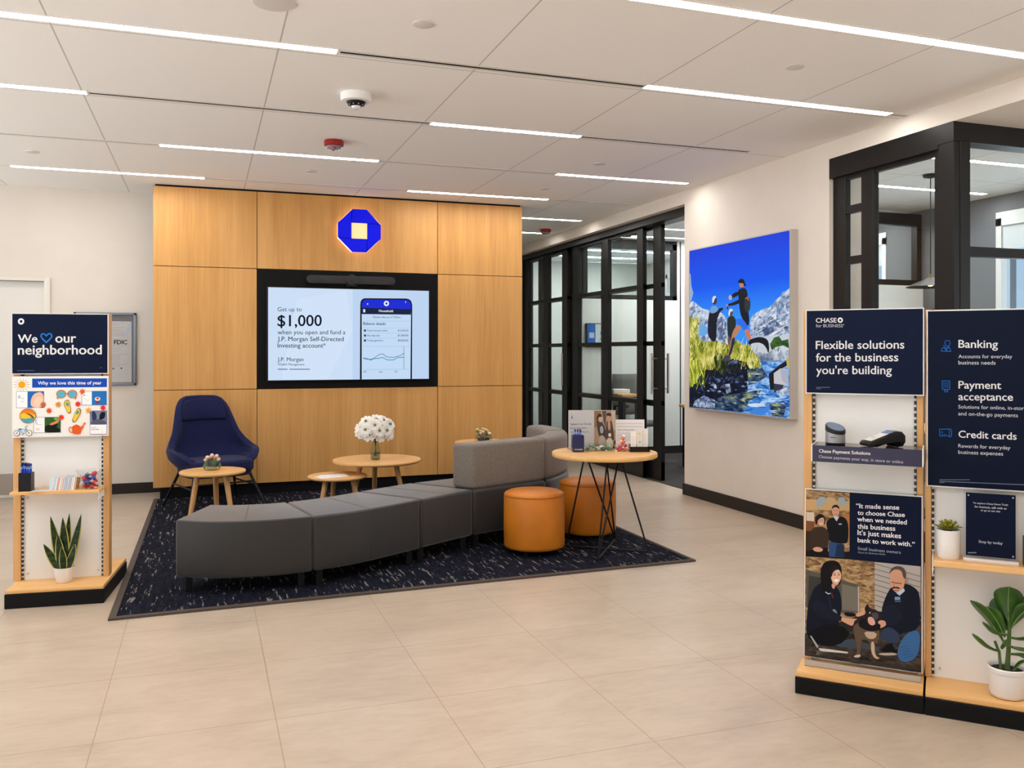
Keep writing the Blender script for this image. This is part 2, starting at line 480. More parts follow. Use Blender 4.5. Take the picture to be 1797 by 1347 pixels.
# ------------------------------------------------------------------ storefront of the far offices (glazing plane XS)
def frame_struct(name, label, cat):
    return sempty(name, label, cat)
ZG = (0.07, .83, 1.455, 2.07, 2.70)
def leaf(root, X, ys, th=.05, bottom=.2, top=2.70, handle=None, rails=(.82, 1.45, 2.065)):
    """ys: list of (y0, y1) stiles from far to near; one mesh per member, one pane per bay"""
    for a, c in ys:
        struct(MB().box(X, X + th, a, c, .008, top + .02), 'stile', M_black, '', root, bevel=.003, seg=1)
    lo = min(a for a, c in ys); hi = max(c for a, c in ys)
    struct(MB().box(X + .006, X + th - .006, lo, hi, .01, bottom), 'bottom_rail', M_black, '', root)
    for z in rails:
        struct(MB().box(X + .006, X + th - .006, lo, hi, z - .024, z + .024), 'rail', M_black, '', root)
    struct(MB().box(X + .006, X + th - .006, lo, hi, top - .03, top + .02), 'top_rail', M_black, '', root)
    ss = sorted(ys)
    for (a, c), (a2, c2) in zip(ss[:-1], ss[1:]):
        struct(MB().box(X + th / 2 - .003, X + th / 2 + .003, c - .005, a2 + .005, bottom, top), 'pane', M_glass, '', root)
    if handle is not None:
        for sx in (-.075, th + .075):
            b = MB(); b.tube([(X + sx, handle, .92), (X + sx, handle, 1.345)], .013, 10)
            for z in (.975, 1.29): b.tube([(X + sx, handle, z), (X + (0 if sx < 0 else th), handle, z)], .008, 8)
            struct(b, 'pull_handle', M_steel, '', root)
hd = struct(MB().box(XS - .03, XS + .16, 7.33, 12.6, 2.70, 2.775).box(XS - .04, XS, 7.33, 12.6, 2.70, 2.862), 'trim_2', M_black, 'black header beam above the sliding glass office doors', cat='header')
w2 = sempty('window_2', 'fixed black-framed glazing of the office left of the lightbox', 'window')
leaf(w2, XS, [(10.13, 10.31), (9.26, 9.41), (8.40, 8.54)])
d2 = sempty('door_2', 'open sliding glass door with pull handles nearest the lightbox wall', 'door')
leaf(d2, XS + .07, [(8.13, 8.30), (9.42, 9.60), (10.36, 10.5)], handle=8.2)
w3 = sempty('window_3', 'fixed black-framed glazing beside the oak wall end', 'window')
leaf(w3, XS, [(11.92, 12.09), (11.14, 11.33), (10.48, 10.655)])
d3 = sempty('door_3', 'far sliding glass door with pull handles beside the oak wall end', 'door')
leaf(d3, XS + .07, [(10.56, 10.74), (11.55, 11.7), (12.4, 12.55)], handle=10.63)
struct(MB().box(XS + .15, XE, 10.33, 10.45, 0, 2.05).box(5.99, XE, 10.33, 10.45, 2.05, 2.84), 'wall_office_far', M_offwall, 'white partition between the two far offices', cat='wall')
struct(MB().box(XS + .15, XE, 10.318, 10.33, 0, .105), 'baseboard_office', M_base, 'black baseboard of the white office partition')
def transom(name, label, y, x0, x1, z0=2.055, z1=2.80, xs=()):
    r = sempty(name, label, 'window')
    for a, c in ((z0, z0 + .055), (z1 - .08, z1 + .04)): struct(MB().box(x0, x1, y - .02, y + .06, a, c), 'rail', M_black, '', r)
    for x in (x0, *xs, x1 - .06): struct(MB().box(x, x + .06, y - .02, y + .06, z0, z1), 'stile', M_black, '', r)
    struct(MB().box(x0, x1, y + .017, y + .023, z0, z1), 'pane', M_glass, '', r)
transom('window_4', 'black transom glazing on the partition of the office seen through the open door', 10.36, XS + .17, 5.99)
struct(MB().box(6.03, 6.045, 10.322, 10.33, .1, 2.84), 'trim_3', mat('partition_joint', (70, 70, 70), .5), 'dark joint line on the white office partition', cat='trim')
# partition between far and near office, near office front and corner
struct(MB().box(XS + .2, XE, 7.20, 7.33, 0, 2.05), 'wall_office_middle', M_offwall, 'white partition behind the lightbox pier', cat='wall')
transom('window_5', 'black transom glazing in the near office over the white partition', 7.24, XS + .2, XE, 2.055, 2.76)
w6 = sempty('window_6', 'black-framed office glazing left of the thick corner post', 'window')
leaf(w6, XR + .03, [(5.145, 5.275), (4.865, 4.985), (4.16, 4.33)], top=2.63, rails=())
for z0, z1 in ((.80, .85), (1.43, 1.48), (1.99, 2.045), (2.355, 2.41)):
    struct(MB().box(XR + .035, XR + .075, 4.985, 5.145, z0, z1), 'rail', M_black, '', w6)
struct(MB().box(XR, XR + .12, 4.27, 5.28, 2.63, 2.776), 'top_beam', M_black, '', w6)
w7 = sempty('window_7', 'black-framed corner glazing above the large services sign', 'window')
struct(MB().box(XR, XR + .12, 4.15, 4.27, 0, 2.655), 'corner_post', M_black, '', w7, bevel=.004, seg=1)
for x0, x1 in ((XR + .05, XR + .13), (5.62, 5.75), (6.98, 7.10)): struct(MB().box(x0, x1, 4.145, 4.24, 0, 2.66), 'stile', M_black, '', w7, bevel=.003, seg=1)
struct(MB().box(XR, XE, 4.15, 4.27, 2.655, 2.776), 'top_rail', M_black, '', w7)
for z in (.82, 1.45, 1.985): struct(MB().box(XR + .12, XE, 4.17, 4.22, z - .03, z + .03), 'rail', M_black, '', w7)
struct(MB().box(XR + .12, XE, 4.17, 4.22, 0, .12), 'bottom_rail', M_black, '', w7)
for x0, x1 in ((XR + .12, 5.63), (5.74, 6.99)): struct(MB().box(x0, x1, 4.192, 4.198, .1, 2.66), 'pane', M_glass, '', w7)

# exterior wall of the offices with windows
def ext_wall(name, y0, y1, label, m, holes):
    b = MB(); ys = y0
    for a, c, z0, z1 in holes:
        b.box(XE, XE + .25, ys, a, 0, 2.95); b.box(XE, XE + .25, a, c, 0, z0); b.box(XE, XE + .25, a, c, z1, 2.95); ys = c
    b.box(XE, XE + .25, ys, y1, 0, 2.95)
    return struct(b, name, m, label, cat='wall')
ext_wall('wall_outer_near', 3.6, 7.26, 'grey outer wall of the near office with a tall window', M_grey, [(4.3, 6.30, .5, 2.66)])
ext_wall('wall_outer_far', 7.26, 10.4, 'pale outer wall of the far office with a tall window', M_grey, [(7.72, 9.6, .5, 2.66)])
ext_wall('wall_outer_end', 10.4, 13.3, 'pale outer wall of the last office with a tall window', M_offwall, [(10.7, 12.6, .5, 2.66)])
ext_wall('wall_outer_lobby', YN, 3.6, 'pale outer wall at the lobby side with an added tall window', M_wall, [(-2.5, 2.6, .5, 2.66)])  # unseen opening added to let more daylight into the lobby
for i, (y0, y1, nm) in enumerate(((4.3, 6.3, 'bright tall window of the near office'), (7.72, 9.6, 'bright tall window of the far office'), (10.7, 12.6, 'bright tall window of the last office'), (-2.5, 2.6, 'added tall lobby side window'))):
    r = sempty('window_%d' % (8 + i), nm + ' in the outer wall', 'window', (XE, y0, 0))
    L = y1 - y0; b = MB()
    b.box(-.01, .1, 0, .06, .4, 2.62); b.box(-.01, .1, L - .06, L, .4, 2.62); b.box(-.01, .1, 0, L, 2.55, 2.68); b.box(-.01, .1, 0, L, .4, .56); b.box(.02, .08, L / 2 - .03, L / 2 + .03, .5, 2.6)
    struct(b, 'window_frame', mat('window_frame_paint', (214, 216, 216), .5), '', r)
    struct(MB().box(.06, .066, 0, L, .5, 2.6), 'pane', M_solar if i < 3 else M_glass, '', r)
    portal((XE + .2, y0 + L / 2, 1.55), (L, 2.1), (0, PI / 2, 0))
    if i < 3: struct(MB().box(.012, .016, .06, L - .06, 2.32, 2.6), 'roller_blind', mat('blind_fabric', (200, 208, 212), .8), '', r)
struct(MB().box(XS, XE + .25, YF, YF + .15, 0, 2.95).box(XL, XS, 12.6, 12.75, 0, 2.95), 'wall_end', M_offwall, 'white end wall of the corridor and offices')
struct(MB().box(2.95, 3.05, YB + .15, 12.6, 0, ZC), 'wall_corridor', M_wall, 'off-white corridor wall behind the oak wall')
struct(MB().box(XS - .02, XS + .14, 12.09, 12.6, 0, 2.72), 'wall_corridor_end', M_black, 'black end panel of the office glazing in the corridor', cat='wall')

# ------------------------------------------------------------------ ceiling lights and ceiling fittings
M_lamp = mat('light_diffuser', (250, 248, 242), 0.4, emit=(255, 250, 246), es=LAMP)
M_lamp2 = mat('office_light_diffuser', (250, 248, 242), 0.4, emit=(250, 250, 250), es=LAMP * 1.5)
def strip(x0, x1, y, label, z=ZC, wd=.066):
    r = thing('ceiling_light', label, 'ceiling light', (x0, y, z), 0, 'recessed linear ceiling lights'); L = x1 - x0
    b = MB(); b.box(0, L, -wd / 2 - .008, -wd / 2, -.004, .03); b.box(0, L, wd / 2, wd / 2 + .008, -.004, .03); b.box(-.008, 0, -wd / 2 - .008, wd / 2 + .008, -.004, .03); b.box(L, L + .008, -wd / 2 - .008, wd / 2 + .008, -.004, .03)
    b.build('trim_housing', M_wtrim, r, smooth=False)
    MB().box(0, L, -wd / 2, wd / 2, -.003, .012).build('diffuser', M_lamp if z > 2.87 else M_lamp2, r, smooth=False)
R_ = (3.395, 4.52, 5.73, 7.0, 8.2, 9.41, 10.56)
strip(1.62, 4.10, R_[0], 'long lit strip crossing the upper right corner of the ceiling')
strip(-2.6, .64, R_[1], 'long lit strip at the upper left in the nearest full row')
strip(2.41, 4.18, R_[1], 'lit strip at the right end of the nearest slot row, ending by the bulkhead')
strip(-2.45, -.66, R_[2], 'short visible lit strip at the left end of the second slot row')
strip(1.44, 2.535, R_[2], 'short lit strip in the second slot row, between two dark slots')
strip(-.313, 1.322, R_[3], 'lit strip just beyond the red strobe over the oak wall')
strip(2.875, 4.16, R_[3], 'lit strip above the hiker lightbox')
strip(-1.51, 0.0, R_[4], 'lit strip at the left, touching the oak wall top corner')
strip(1.834, 3.27, R_[4], 'lit strip over the right end of the oak wall')
strip(2.9, 4.17, R_[5], 'lit strip beyond the oak wall, before the far red strobe')
strip(3.1, 4.14, R_[6], 'farthest lit strip, beyond the far red strobe')
for i, (x0, x1, y, t) in enumerate(((-3.6, -1.9, 3.395, 'behind the left edge'), (-2.9, -.9, 2.2, 'in the first row behind the viewer, at the left'), (.6, 2.6, 2.2, 'in the first row behind the viewer, in the middle'), (-1.6, .4, 1.0, 'in the second row behind the viewer, at the left'), (2.0, 4.0, 1.0, 'in the second row behind the viewer, at the right'), (-3.2, -1.2, -.4, 'in the third row behind the viewer, at the left'), (.8, 2.8, -.4, 'in the third row behind the viewer, at the right'), (-1.0, 1.2, -1.8, 'in the last row behind the viewer'))):
    strip(x0, x1, y, 'ceiling strip lamp ' + t)
for x0, x1, y, t in ((5.0, 6.3, 5.2, 'inside the near office, close to the corner glass'), (5.3, 6.9, 6.25, 'inside the near office, beyond the pendant'), (4.9, 6.9, 9.3, 'inside the office with the open sliding door'), (4.9, 6.7, 8.2, 'inside the office, in front of the open sliding door'), (5.0, 6.9, 7.65, 'added to brighten the far office, nearest the lightbox pier'), (5.0, 6.9, 10.0, 'added to brighten the far office, along the white partition'), (4.9, 6.6, 12.4, 'added to brighten the last office, at its far end'), (5.2, 6.9, 4.6, 'added to brighten the near office, along the corner glass front'), (4.9, 6.6, 11.6, 'inside the last office beyond the white partition')):  # strips labelled as added are extra lamps that lift the dim offices
    strip(x0, x1, y, 'lit strip ' + t, 2.84, .06)
def slot(x0, x1, y, label, dark=True):
    r = thing('air_slot', label, 'air slot', (x0, y, ZC), 0, 'linear slots in the ceiling'); L = x1 - x0
    b = MB(); b.box(0, L, -.030, -.014, -.004, .01); b.box(0, L, .014, .030, -.004, .01)
    b.build('trim_strip', mat('slot_trim', (214, 210, 206), .4) if dark else mat('slot_trim_white', (224, 220, 214), .6), r, smooth=False)
    MB().box(0, L, -.014, .014, -.0015, .006).build('slot', M_dark if dark else mat('pale_slot', (176, 164, 152), .6), r, smooth=False)
slot(.66, 2.40, R_[1], 'dark air slot between the two lit strips of the nearest row')
slot(-.645, 1.425, R_[2], 'longest dark air slot, left of the dome camera row end')
slot(2.55, 3.95, R_[2], 'dark air slot running to the bulkhead in the second row')
slot(1.34, 2.86, R_[3], 'thin slot between the strobe strip and the lightbox strip', False)
slot(.015, 1.82, R_[4], 'thin slot along the oak wall top between two lit strips', False)
slot(3.285, 4.2, R_[4], 'thin slot right of the oak wall end', False)
slot(-3.4, -.33, R_[3], 'pale slot at the left of the row over the back wall', False)
slot(4.195, 4.325, R_[1], 'short pale slot piece by the bulkhead', False)

# dome camera
r = thing('security_camera', 'white dome security camera with a dark lens ring on the ceiling', 'camera', (.855, 5.233, ZC))
MB().lathe([(.092, 0), (.092, -.035), (.086, -.045), (.06, -.048)], 32, cap0=False, cap1=True).build('housing', M_white, r)
MB().lathe([(.058, -.047), (.05, -.062), (.032, -.074)], 28, cap0=False).build('lens_ring', M_blackp, r)
b = MB()
for k in range(9):
    a = 2 * PI * k / 9; b.ell((.043 * math.cos(a), .043 * math.sin(a), -.066), .006, .006, .006, 8, 6)
b.build('lens', mat('lens_glint', (120, 120, 125), .15), r)
MB().lathe([(.03, -.073), (.024, -.086), (.01, -.092)], 24, cap0=False).build('dome', mat('dome_white', (225, 228, 230), .25), r)
def strobe(x, y, label):
    r = thing('fire_alarm_strobe', label, 'fire alarm', (x, y, ZC), 0, 'red ceiling strobes')
    MB().lathe([(.068, 0), (.072, -.012), (.07, -.036), (.06, -.042)], 32, cap0=False).build('body', mat('alarm_red', (150, 22, 14), .35), r)
    MB().lathe([(.058, -.041), (.05, -.055), (.025, -.062)], 28, cap0=False).build('lens', mat('strobe_lens', (128, 120, 132), .15), r)
    MB().box(-.006, .006, -.05, .05, -.064, -.05).build('lens_bar', mat('alarm_red', (150, 22, 14), .35), r)
strobe(.892, 6.445, 'red round alarm strobe on the ceiling above the blue octagon emblem')
strobe(4.037, 10.204, 'red round alarm strobe on the far ceiling beyond the oak wall')
for x, y, t in ((.97, 4.009, 'between the two nearest strips'), (3.009, 3.943, 'above the right side, between two long strips'), (.862, 7.585, 'over the oak wall, right of the strobe strip'), (-1.247, 7.564, 'at the left over the back wall'), (3.026, 7.677, 'over the right end of the oak wall'), (3.049, 6.504, 'near the lightbox strip')):
    r = thing('sprinkler_cover', 'flat white cover disc on the ceiling ' + t, 'sprinkler', (x, y, ZC), 0, 'flat ceiling cover discs')
    MB().lathe([(.05, 0), (.05, -.004), (.045, -.006)], 28, cap0=False).build('disc', mat('cover_white', (214, 211, 206), .5), r)
r = thing('sprinkler_cover', 'round cover disc cut by the top edge of the picture', 'sprinkler', (.29, 3.98, ZC), 0, 'flat ceiling cover discs')
MB().lathe([(.09, 0), (.09, -.006), (.08, -.008)], 32, cap0=False).build('disc', mat('cover_white', (214, 211, 206), .5), r)
# ------------------------------------------------------------------ office contents
def pendant(x, y, zb, rad, label):
    r = thing('pendant_lamp', label, 'pendant lamp', (x, y, 2.84))
    MB().lathe([(.06, 0), (.058, -.02), (.02, -.03)], 24, cap0=False).build('canopy', M_tube, r)
    h = 2.84 - zb
    MB().tube([(0, 0, -.02), (0, 0, -h + .09)], .004, 6).build('cord', M_tube, r)
    MB().lathe([(.012, -h + .11), (.014, -h + .085)], 16).build('socket', mat('brass_collar', (150, 120, 80), .35, .8), r)
    MB().lathe([(.016, -h + .085), (.035, -h + .075), (rad, -h + .004), (rad, -h), (rad - .006, -h + .002), (.03, -h + .066)], 40, cap0=True, cap1=True).build('lamp_shade', M_tube, r)
    MB().lathe([(.03, -h + .06), (.05, -h + .045), (.045, -h + .02), (.01, -h + .01)], 20).build('bulb', mat('warm_bulb', (255, 240, 210), .4, emit=(255, 220, 170), es=18), r)
pendant(5.72, 5.72, 1.90, .19, 'black cone pendant lamp hanging in the near office by the corner post')
pendant(5.75, 9.35, 2.05, .13, 'small black pendant on a cord inside the far glazed office')
# tv on the far office partition
r = thing('wall_screen', 'small blue and white screen on the white office partition', 'screen', (4.64, 10.33, 1.42))
MB().box(0, .34, -.05, 0, 0, .31).build('bezel', M_blackp, r, bevel=.004)
a = Art(.32, .29, -.0505, .01, .01, pr=lambda c: glow('glow_%d_%d_%d' % c, c, .8)); a.bg((225, 236, 240)); a.rect(0, 0, .35, 1, (40, 110, 200)); a.rect(.08, .38, .3, .62, (200, 220, 240))
a.circ(.62, .6, .06, .12, (120, 150, 150)); a.circ(.8, .35, .1, .2, (90, 120, 140)); a.poly([(.5, .2), (.7, .75), (.6, .3)], (150, 180, 190)); a.build(r, 'picture')
# far office desk, chair, table by the opening
r = thing('desk', 'light wood desk behind the fixed office glazing', 'desk', (4.63, 9.25, 0))
MB().box(0, .24, 0, .5, .83, .86).build('desktop', M_birch, r, bevel=.004)
for x, y in ((.03, .03), (.21, .03), (.03, .47), (.21, .47)): MB().box(x - .02, x + .02, y - .02, y + .02, .006, .83).build('leg', M_tube, r)
r = thing('office_chair', 'grey office chair at the light wood desk', 'chair', (5.16, 9.9, .006), 0.2)
MB().box(-.22, .22, -.22, .22, .42, .49).build('seat', mat('grey_chair', (96, 94, 92), .7), r, bevel=.03)
rows = []
for i in range(7):
    z = .55 + .52 * i / 6; rows.append([(x * (.21 - .03 * abs(i - 3) / 3), .2 + .05 * x * x - .0 * i + .02 * i / 6, z) for x in (-1, -.5, 0, .5, 1)])
o = MB().grid(rows).build('backrest', mat('grey_chair', (96, 94, 92), .7), r); sm = o.modifiers.new('s', 'SOLIDIFY'); sm.thickness = .03
for s in (-1, 1): MB().tube([(s * .24, .18, .5), (s * .25, .12, .68), (s * .25, -.14, .68)], .018).build('armrest', M_tube, r)
MB().tube([(0, 0, .08), (0, 0, .43)], .03).build('gas_column', M_tube, r)
for k in range(5):
    t = 2 * PI * k / 5; MB().tube([(0, 0, .1), (.26 * math.cos(t), .26 * math.sin(t), .05)], .018).ell((.26 * math.cos(t), .26 * math.sin(t), .026), .025, .025, .025).build('leg', M_tube, r)
r = thing('paper_tray', 'white paper tray on the light wood desk in the far office', 'tray', (4.64, 9.5, .86))
MB().box(0, .22, 0, .16, 0, .05).build('tray', M_white, r, bevel=.005)
r = thing('table', 'light wood meeting table whose edge shows in the open office doorway', 'table', (5.30, 8.3, 0))
MB().box(0, 1.4, 0, .8, .71, .745).build('tabletop', M_birch, r, bevel=.004)
for x, y in ((.06, .06), (1.34, .06), (.06, .74), (1.34, .74)): MB().box(x - .03, x + .03, y - .03, y + .03, .006, .71).build('leg', M_tube, r)
r = thing('round_table', 'small round table under the pendant in the near office', 'table', (5.72, 5.72, 0))
MB().lathe([(.4, .71), (.4, .735)], 40).build('tabletop', M_birch, r, bevel=.003); MB().cyl((0, 0), .03, .02, .71).build('column', M_tube, r); MB().cyl((0, 0), .22, 0, .02, 32).build('base', M_tube, r)

# ------------------------------------------------------------------ notice frame on the back wall
r = thing('notice_frame', 'silver framed notice half hidden behind the navy neighborhood sign', 'notice', (-1.16, YB, 1.04))
W_, H_ = .541, .695
b = MB(); b.box(0, W_, -.03, 0, 0, .022); b.box(0, W_, -.03, 0, H_ - .022, H_); b.box(0, .022, -.03, 0, 0, H_); b.box(W_ - .022, W_, -.03, 0, 0, H_)
b.build('frame', mat('notice_alu', (128, 138, 152), .35, .5), r, bevel=.002)
MB().box(.02, W_ - .02, -.008, 0, .02, H_ - .02).build('backing', mat('notice_backing', (120, 118, 118), .6), r)
a = Art(.47, .585, -.009, .03, .028, src=[(-107, 195), (665, 195), (665, 1205), (-107, 1205)])
a.bg((226, 216, 210))
for y in (218, 246, 295, 330, 352, 385, 410, 430, 488): a.rect(-60, y, 560 if y % 3 else 480, y + 7, (196, 186, 180))
for y in (595, 640, 680, 735, 762, 790, 820, 850, 880, 905, 930): a.rect(-60, y, 600 if y % 2 else 500, y + 6, (182, 174, 172))
a.circ(400, 975, 13, 13, (60, 56, 60)); a.circ(517, 970, 13, 13, (60, 56, 60))
a.text('FDIC', (412, 573), (598, 573), (14, 13, 16), .035, 1.05)
a.poly([(640, 200), (665, 200), (665, 330), (560, 470), (540, 470)], (205, 212, 224)); a.build(r, 'paper')
MB().box(.02, W_ - .02, -.022, -.019, .02, H_ - .02).build('pane', M_acr, r)

# ------------------------------------------------------------------ wall display and video bar
r = thing('wall_display', 'large lit display in a black surround on the oak wall', 'display', (v1, YW, 1.012))
W_, H_ = v2 - v1, 1.138
MB().box(.003, W_ - .003, -.002, .03, .003, H_ - .003).build('surround', mat('display_surround', (8, 8, 10), .5, spec=.15), r)
MB().box(.085, W_ - .085, -.03, 0, .063, .972).build('bezel', M_blackp, r, bevel=.004)
scr = lambda c: glow('screen_%d_%d_%d' % c, c, 1.2)
a = Art(1.566, .885, -.031, .0995, .078, src=[(113, 620), (1162, 645), (1162, 1209), (113, 1219)], pr=scr)
a.bg((190, 214, 244)); a.poly([(113, 620), (665, 633), (665, 1214), (113, 1219)], (204, 224, 248)); a.poly([(300, 700), (620, 640), (665, 900), (500, 1216), (200, 1216)], (210, 228, 250))
ph = lambda pts, c: a.poly(pts, c)
a.poly([(712, 1213), (714, 735), (717, 712), (726, 698), (742, 691), (1015, 693), (1034, 698), (1047, 710), (1054, 735), (1052, 1210)], (14, 16, 28))
a.poly([(724, 1213), (724, 745), (1046, 750), (1042, 1210)], (196, 220, 246))
a.poly([(724, 752), (724, 736), (727, 718), (734, 706), (746, 700), (1012, 702), (1030, 706), (1040, 716), (1046, 736), (1046, 762)], (18, 40, 214))
a.poly([(724, 752), (1046, 762), (1045, 797), (724, 793)], (16, 28, 62))
a.circ(885, 725, 17, 17, (240, 246, 255)); a.circ(885, 725, 8, 8, (18, 40, 214), 8)
a.rect(733, 762, 747, 782, (210, 225, 240)); a.rect(758, 724, 766, 732, (220, 230, 250)); a.rect(1008, 712, 1014, 720, (220, 230, 250))
DK = (24, 38, 66)
a.text('Household', (836, 779), (928, 781), (235, 240, 250), .02)
a.text('Market value as of 9:30am', (797, 818), (977, 819), (70, 96, 140), .01)
a.text('Balance details', (734, 862), (880, 864), (40, 66, 110), .015)
for y, t, q in ((904, 'Total account value', '$10,000.00'), (936, 'Net deposits', '$1,000.00'), (968, 'Today gain/loss', '$0,000.00')):
    a.rect(738, y - 12, 752, y + 2, (40, 66, 110)); a.text(t, (758, y), (758 + 7 * len(t), y), (50, 76, 120), .01); a.text(q, (960, y), (1028, y + 1), (50, 76, 120), .01)
for y in (838, 882, 915, 947, 1000): a.line([(730, y), (1040, y + 2)], 1.5, (150, 180, 220))
a.line([(735, 1075), (760, 1080), (785, 1090), (810, 1072), (840, 1052), (862, 1050), (885, 1068), (930, 1072), (955, 1065), (975, 1060), (1000, 1045)], 4, (60, 130, 180))
a.line([(735, 1078), (770, 1085), (800, 1080), (830, 1078), (860, 1072), (890, 1088), (930, 1088), (960, 1072), (1000, 1072)], 4, (40, 120, 150))
a.line([(999, 1005), (999, 1145)], 2.5, (60, 90, 140)); a.line([(735, 1150), (1030, 1148)], 1.5, (130, 165, 210))
for x, t in ((735, '1M'), (838, '6M'), (940, '1Y')): a.text(t, (x, 1170), (x + 18, 1170), (70, 100, 150), .01)
a.text('Get up to', (175, 775), (332, 775), (58, 62, 74)); a.text('$1,000', (175, 871), (462, 869), (18, 22, 34), .012)
a.text('when you open and fund a', (175, 923), (617, 923), (52, 58, 74), .004); a.text('J.P. Morgan Self-Directed', (175, 966), (606, 967), (48, 54, 70), .008); a.text('Investing account*', (175, 1008), (489, 1009), (48, 54, 70), .008)
a.text('J.P. Morgan', (175, 1096), (343, 1096), (40, 44, 56), .006); a.text('Wealth Management', (175, 1122), (350, 1123), (70, 80, 100), .008)
for x0, x1 in ((175, 240), (252, 385)): a.rect(x0, 1144, x1, 1151, (120, 140, 170))
a.build(r, 'screen')
r = thing('video_bar', 'black video conference bar with a round camera above the lit display', 'video bar', (1.357, YW - .004, 2.062))
P = []
for k in range(24):
    t = 2 * PI * k / 24; P.append(((.39 if math.cos(t) > 0 else -.39) + .04 * math.cos(t), .04 * math.sin(t)))
MB().prism(P, 0, .07, fn=lambda x, y, z: (x, -z, y)).build('body', mat('video_bar_black', (27, 27, 29), .5), r, bevel=.006)
MB().prism([(.052 * math.cos(2 * PI * k / 28), .052 * math.sin(2 * PI * k / 28)) for k in range(28)], .0, .078, fn=lambda x, y, z: (x, -z, y)).build('camera_housing', mat('video_bar_black', (27, 27, 29), .5), r, bevel=.004)
MB().prism([(.018 * math.cos(2 * PI * k / 20), .018 * math.sin(2 * PI * k / 20)) for k in range(20)], .078, .081, fn=lambda x, y, z: (x, -z, y)).build('lens', mat('lens_black', (6, 6, 8), .08), r)
MB().box(-.05, .05, -.05, 0, -.062, -.035).build('mount', M_blackp, r)

# ------------------------------------------------------------------ octagon emblem
r = thing('octagon_emblem', 'backlit blue octagon emblem with a square glowing center on the oak wall', 'emblem', (1.432, YW, 2.545))
S = .207
octo = [(1.0, .36), (.36, 1.0), (-.36, 1.0), (-1.0, .36), (-1.0, -.36), (-.36, -1.0), (.36, -1.0), (1.0, -.36)]
fz = lambda x, y, z: (x * S, -z, y * S)
M_halo = mat('lit_emblem_edge', (255, 240, 220), .5, emit=(255, 226, 190), es=1.6)
ring = MB(); sq = .40
pts = [(x * 1.0, y * 1.0) for x, y in octo]
inner = [(sq, sq * .36), (sq * .36, sq), (-sq * .36, sq), (-sq, sq * .36), (-sq, -sq * .36), (-sq * .36, -sq), (sq * .36, -sq), (sq, -sq * .36)]
MB().prism(pts, .02, .060, fn=fz).build('light_box', M_halo, r, smooth=False)
pc = [(-.34, 1.03), (.35, 1.03), (.96, .38), (-.36, .40)]
M_blue = mat('emblem_blue', (8, 12, 150), .45, spec=.15, emit=(6, 18, 236), es=.8)
MB().prism([(x * .99, y * .99) for x, y in pts], .0602, .0612, fn=fz).build('back_plate', mat('emblem_deep_blue', (10, 12, 60), .5, spec=.1), r, smooth=False)
for x, z in ((.55, .55), (-.55, .55), (-.55, -.55), (.55, -.55)): MB().prism([(x + .06 * math.cos(2 * PI * k / 10), z + .06 * math.sin(2 * PI * k / 10)) for k in range(10)], 0, .021, fn=fz).build('standoff', M_steel, r)
for k in range(4):
    q = [(.985 * x, .985 * y) for x, y in pc]
    for _ in range(k): q = [(y, -x) for x, y in q]
    MB().prism(q, .0612, .072, fn=fz).build('blue_piece', M_blue, r, smooth=False)
MB().prism([(-.37, .37), (.37, .37), (.37, -.37), (-.37, -.37)], .0612, .0625, fn=fz).build('center_panel', mat('warm_center', (240, 205, 150), .5, emit=(255, 214, 150), es=.75), r, smooth=False)
# ------------------------------------------------------------------ rug
def make_rug_mat():
    m = mat('navy_rug', (24, 28, 52), 0.95, spec=0.1); t = NT(m)
    v = t.coord((1, .11, 1), (0, 0, -.06)); n = t.noise(v, 62, 3, .6, .2)
    v2 = t.coord((1, .22, 1), (0, 0, .04)); n2 = t.noise(v2, 60, 2, .5)
    big = t.noise(t.coord(), 3.2, 3)
    base = t.ramp(n2, [(0.35, (9, 11, 21)), (0.65, (25, 28, 43))])
    fl = t.math('GREATER_THAN', t.math('ADD', n, t.math('MULTIPLY', big, .10)), .672)
    c = t.mix(fl, base, (128, 124, 124))
    fl2 = t.math('GREATER_THAN', t.noise(t.coord((1, .16, 1), (0, 0, 0), (3, 7, 0)), 46, 3, .6, .3), .70)
    c = t.mix(fl2, c, (96, 74, 62))
    t.link(c, t.b.inputs['Base Color']); t.bump(n2, .5, .006)
    return m
M_rug = make_rug_mat()
rp = [(-.46, 4.842), (3.008, 4.950), (3.03, 8.66), (-.437, 8.66)]
r = thing('rug', 'dark navy flecked rug under the curved bench and tables', 'rug', (0, 0, 0))
ins = [(-.425, 4.878), (2.985, 4.983), (3.005, 8.66), (-.402, 8.66)]
MB().prism(ins, 0.0005, .010).build('pile', M_rug, r, smooth=False)
b = MB()
for i in range(3):
    j = (i + 3) % 4; k = i
    pass
for (p, q, pi, qi) in ((rp[0], rp[1], ins[0], ins[1]), (rp[1], rp[2], ins[1], ins[2]), (rp[3], rp[0], ins[3], ins[0])):
    b.prism([p, q, qi, pi], 0.0, .012)
b.build('border', mat('rug_border', (72, 62, 55), .8), r, smooth=False)

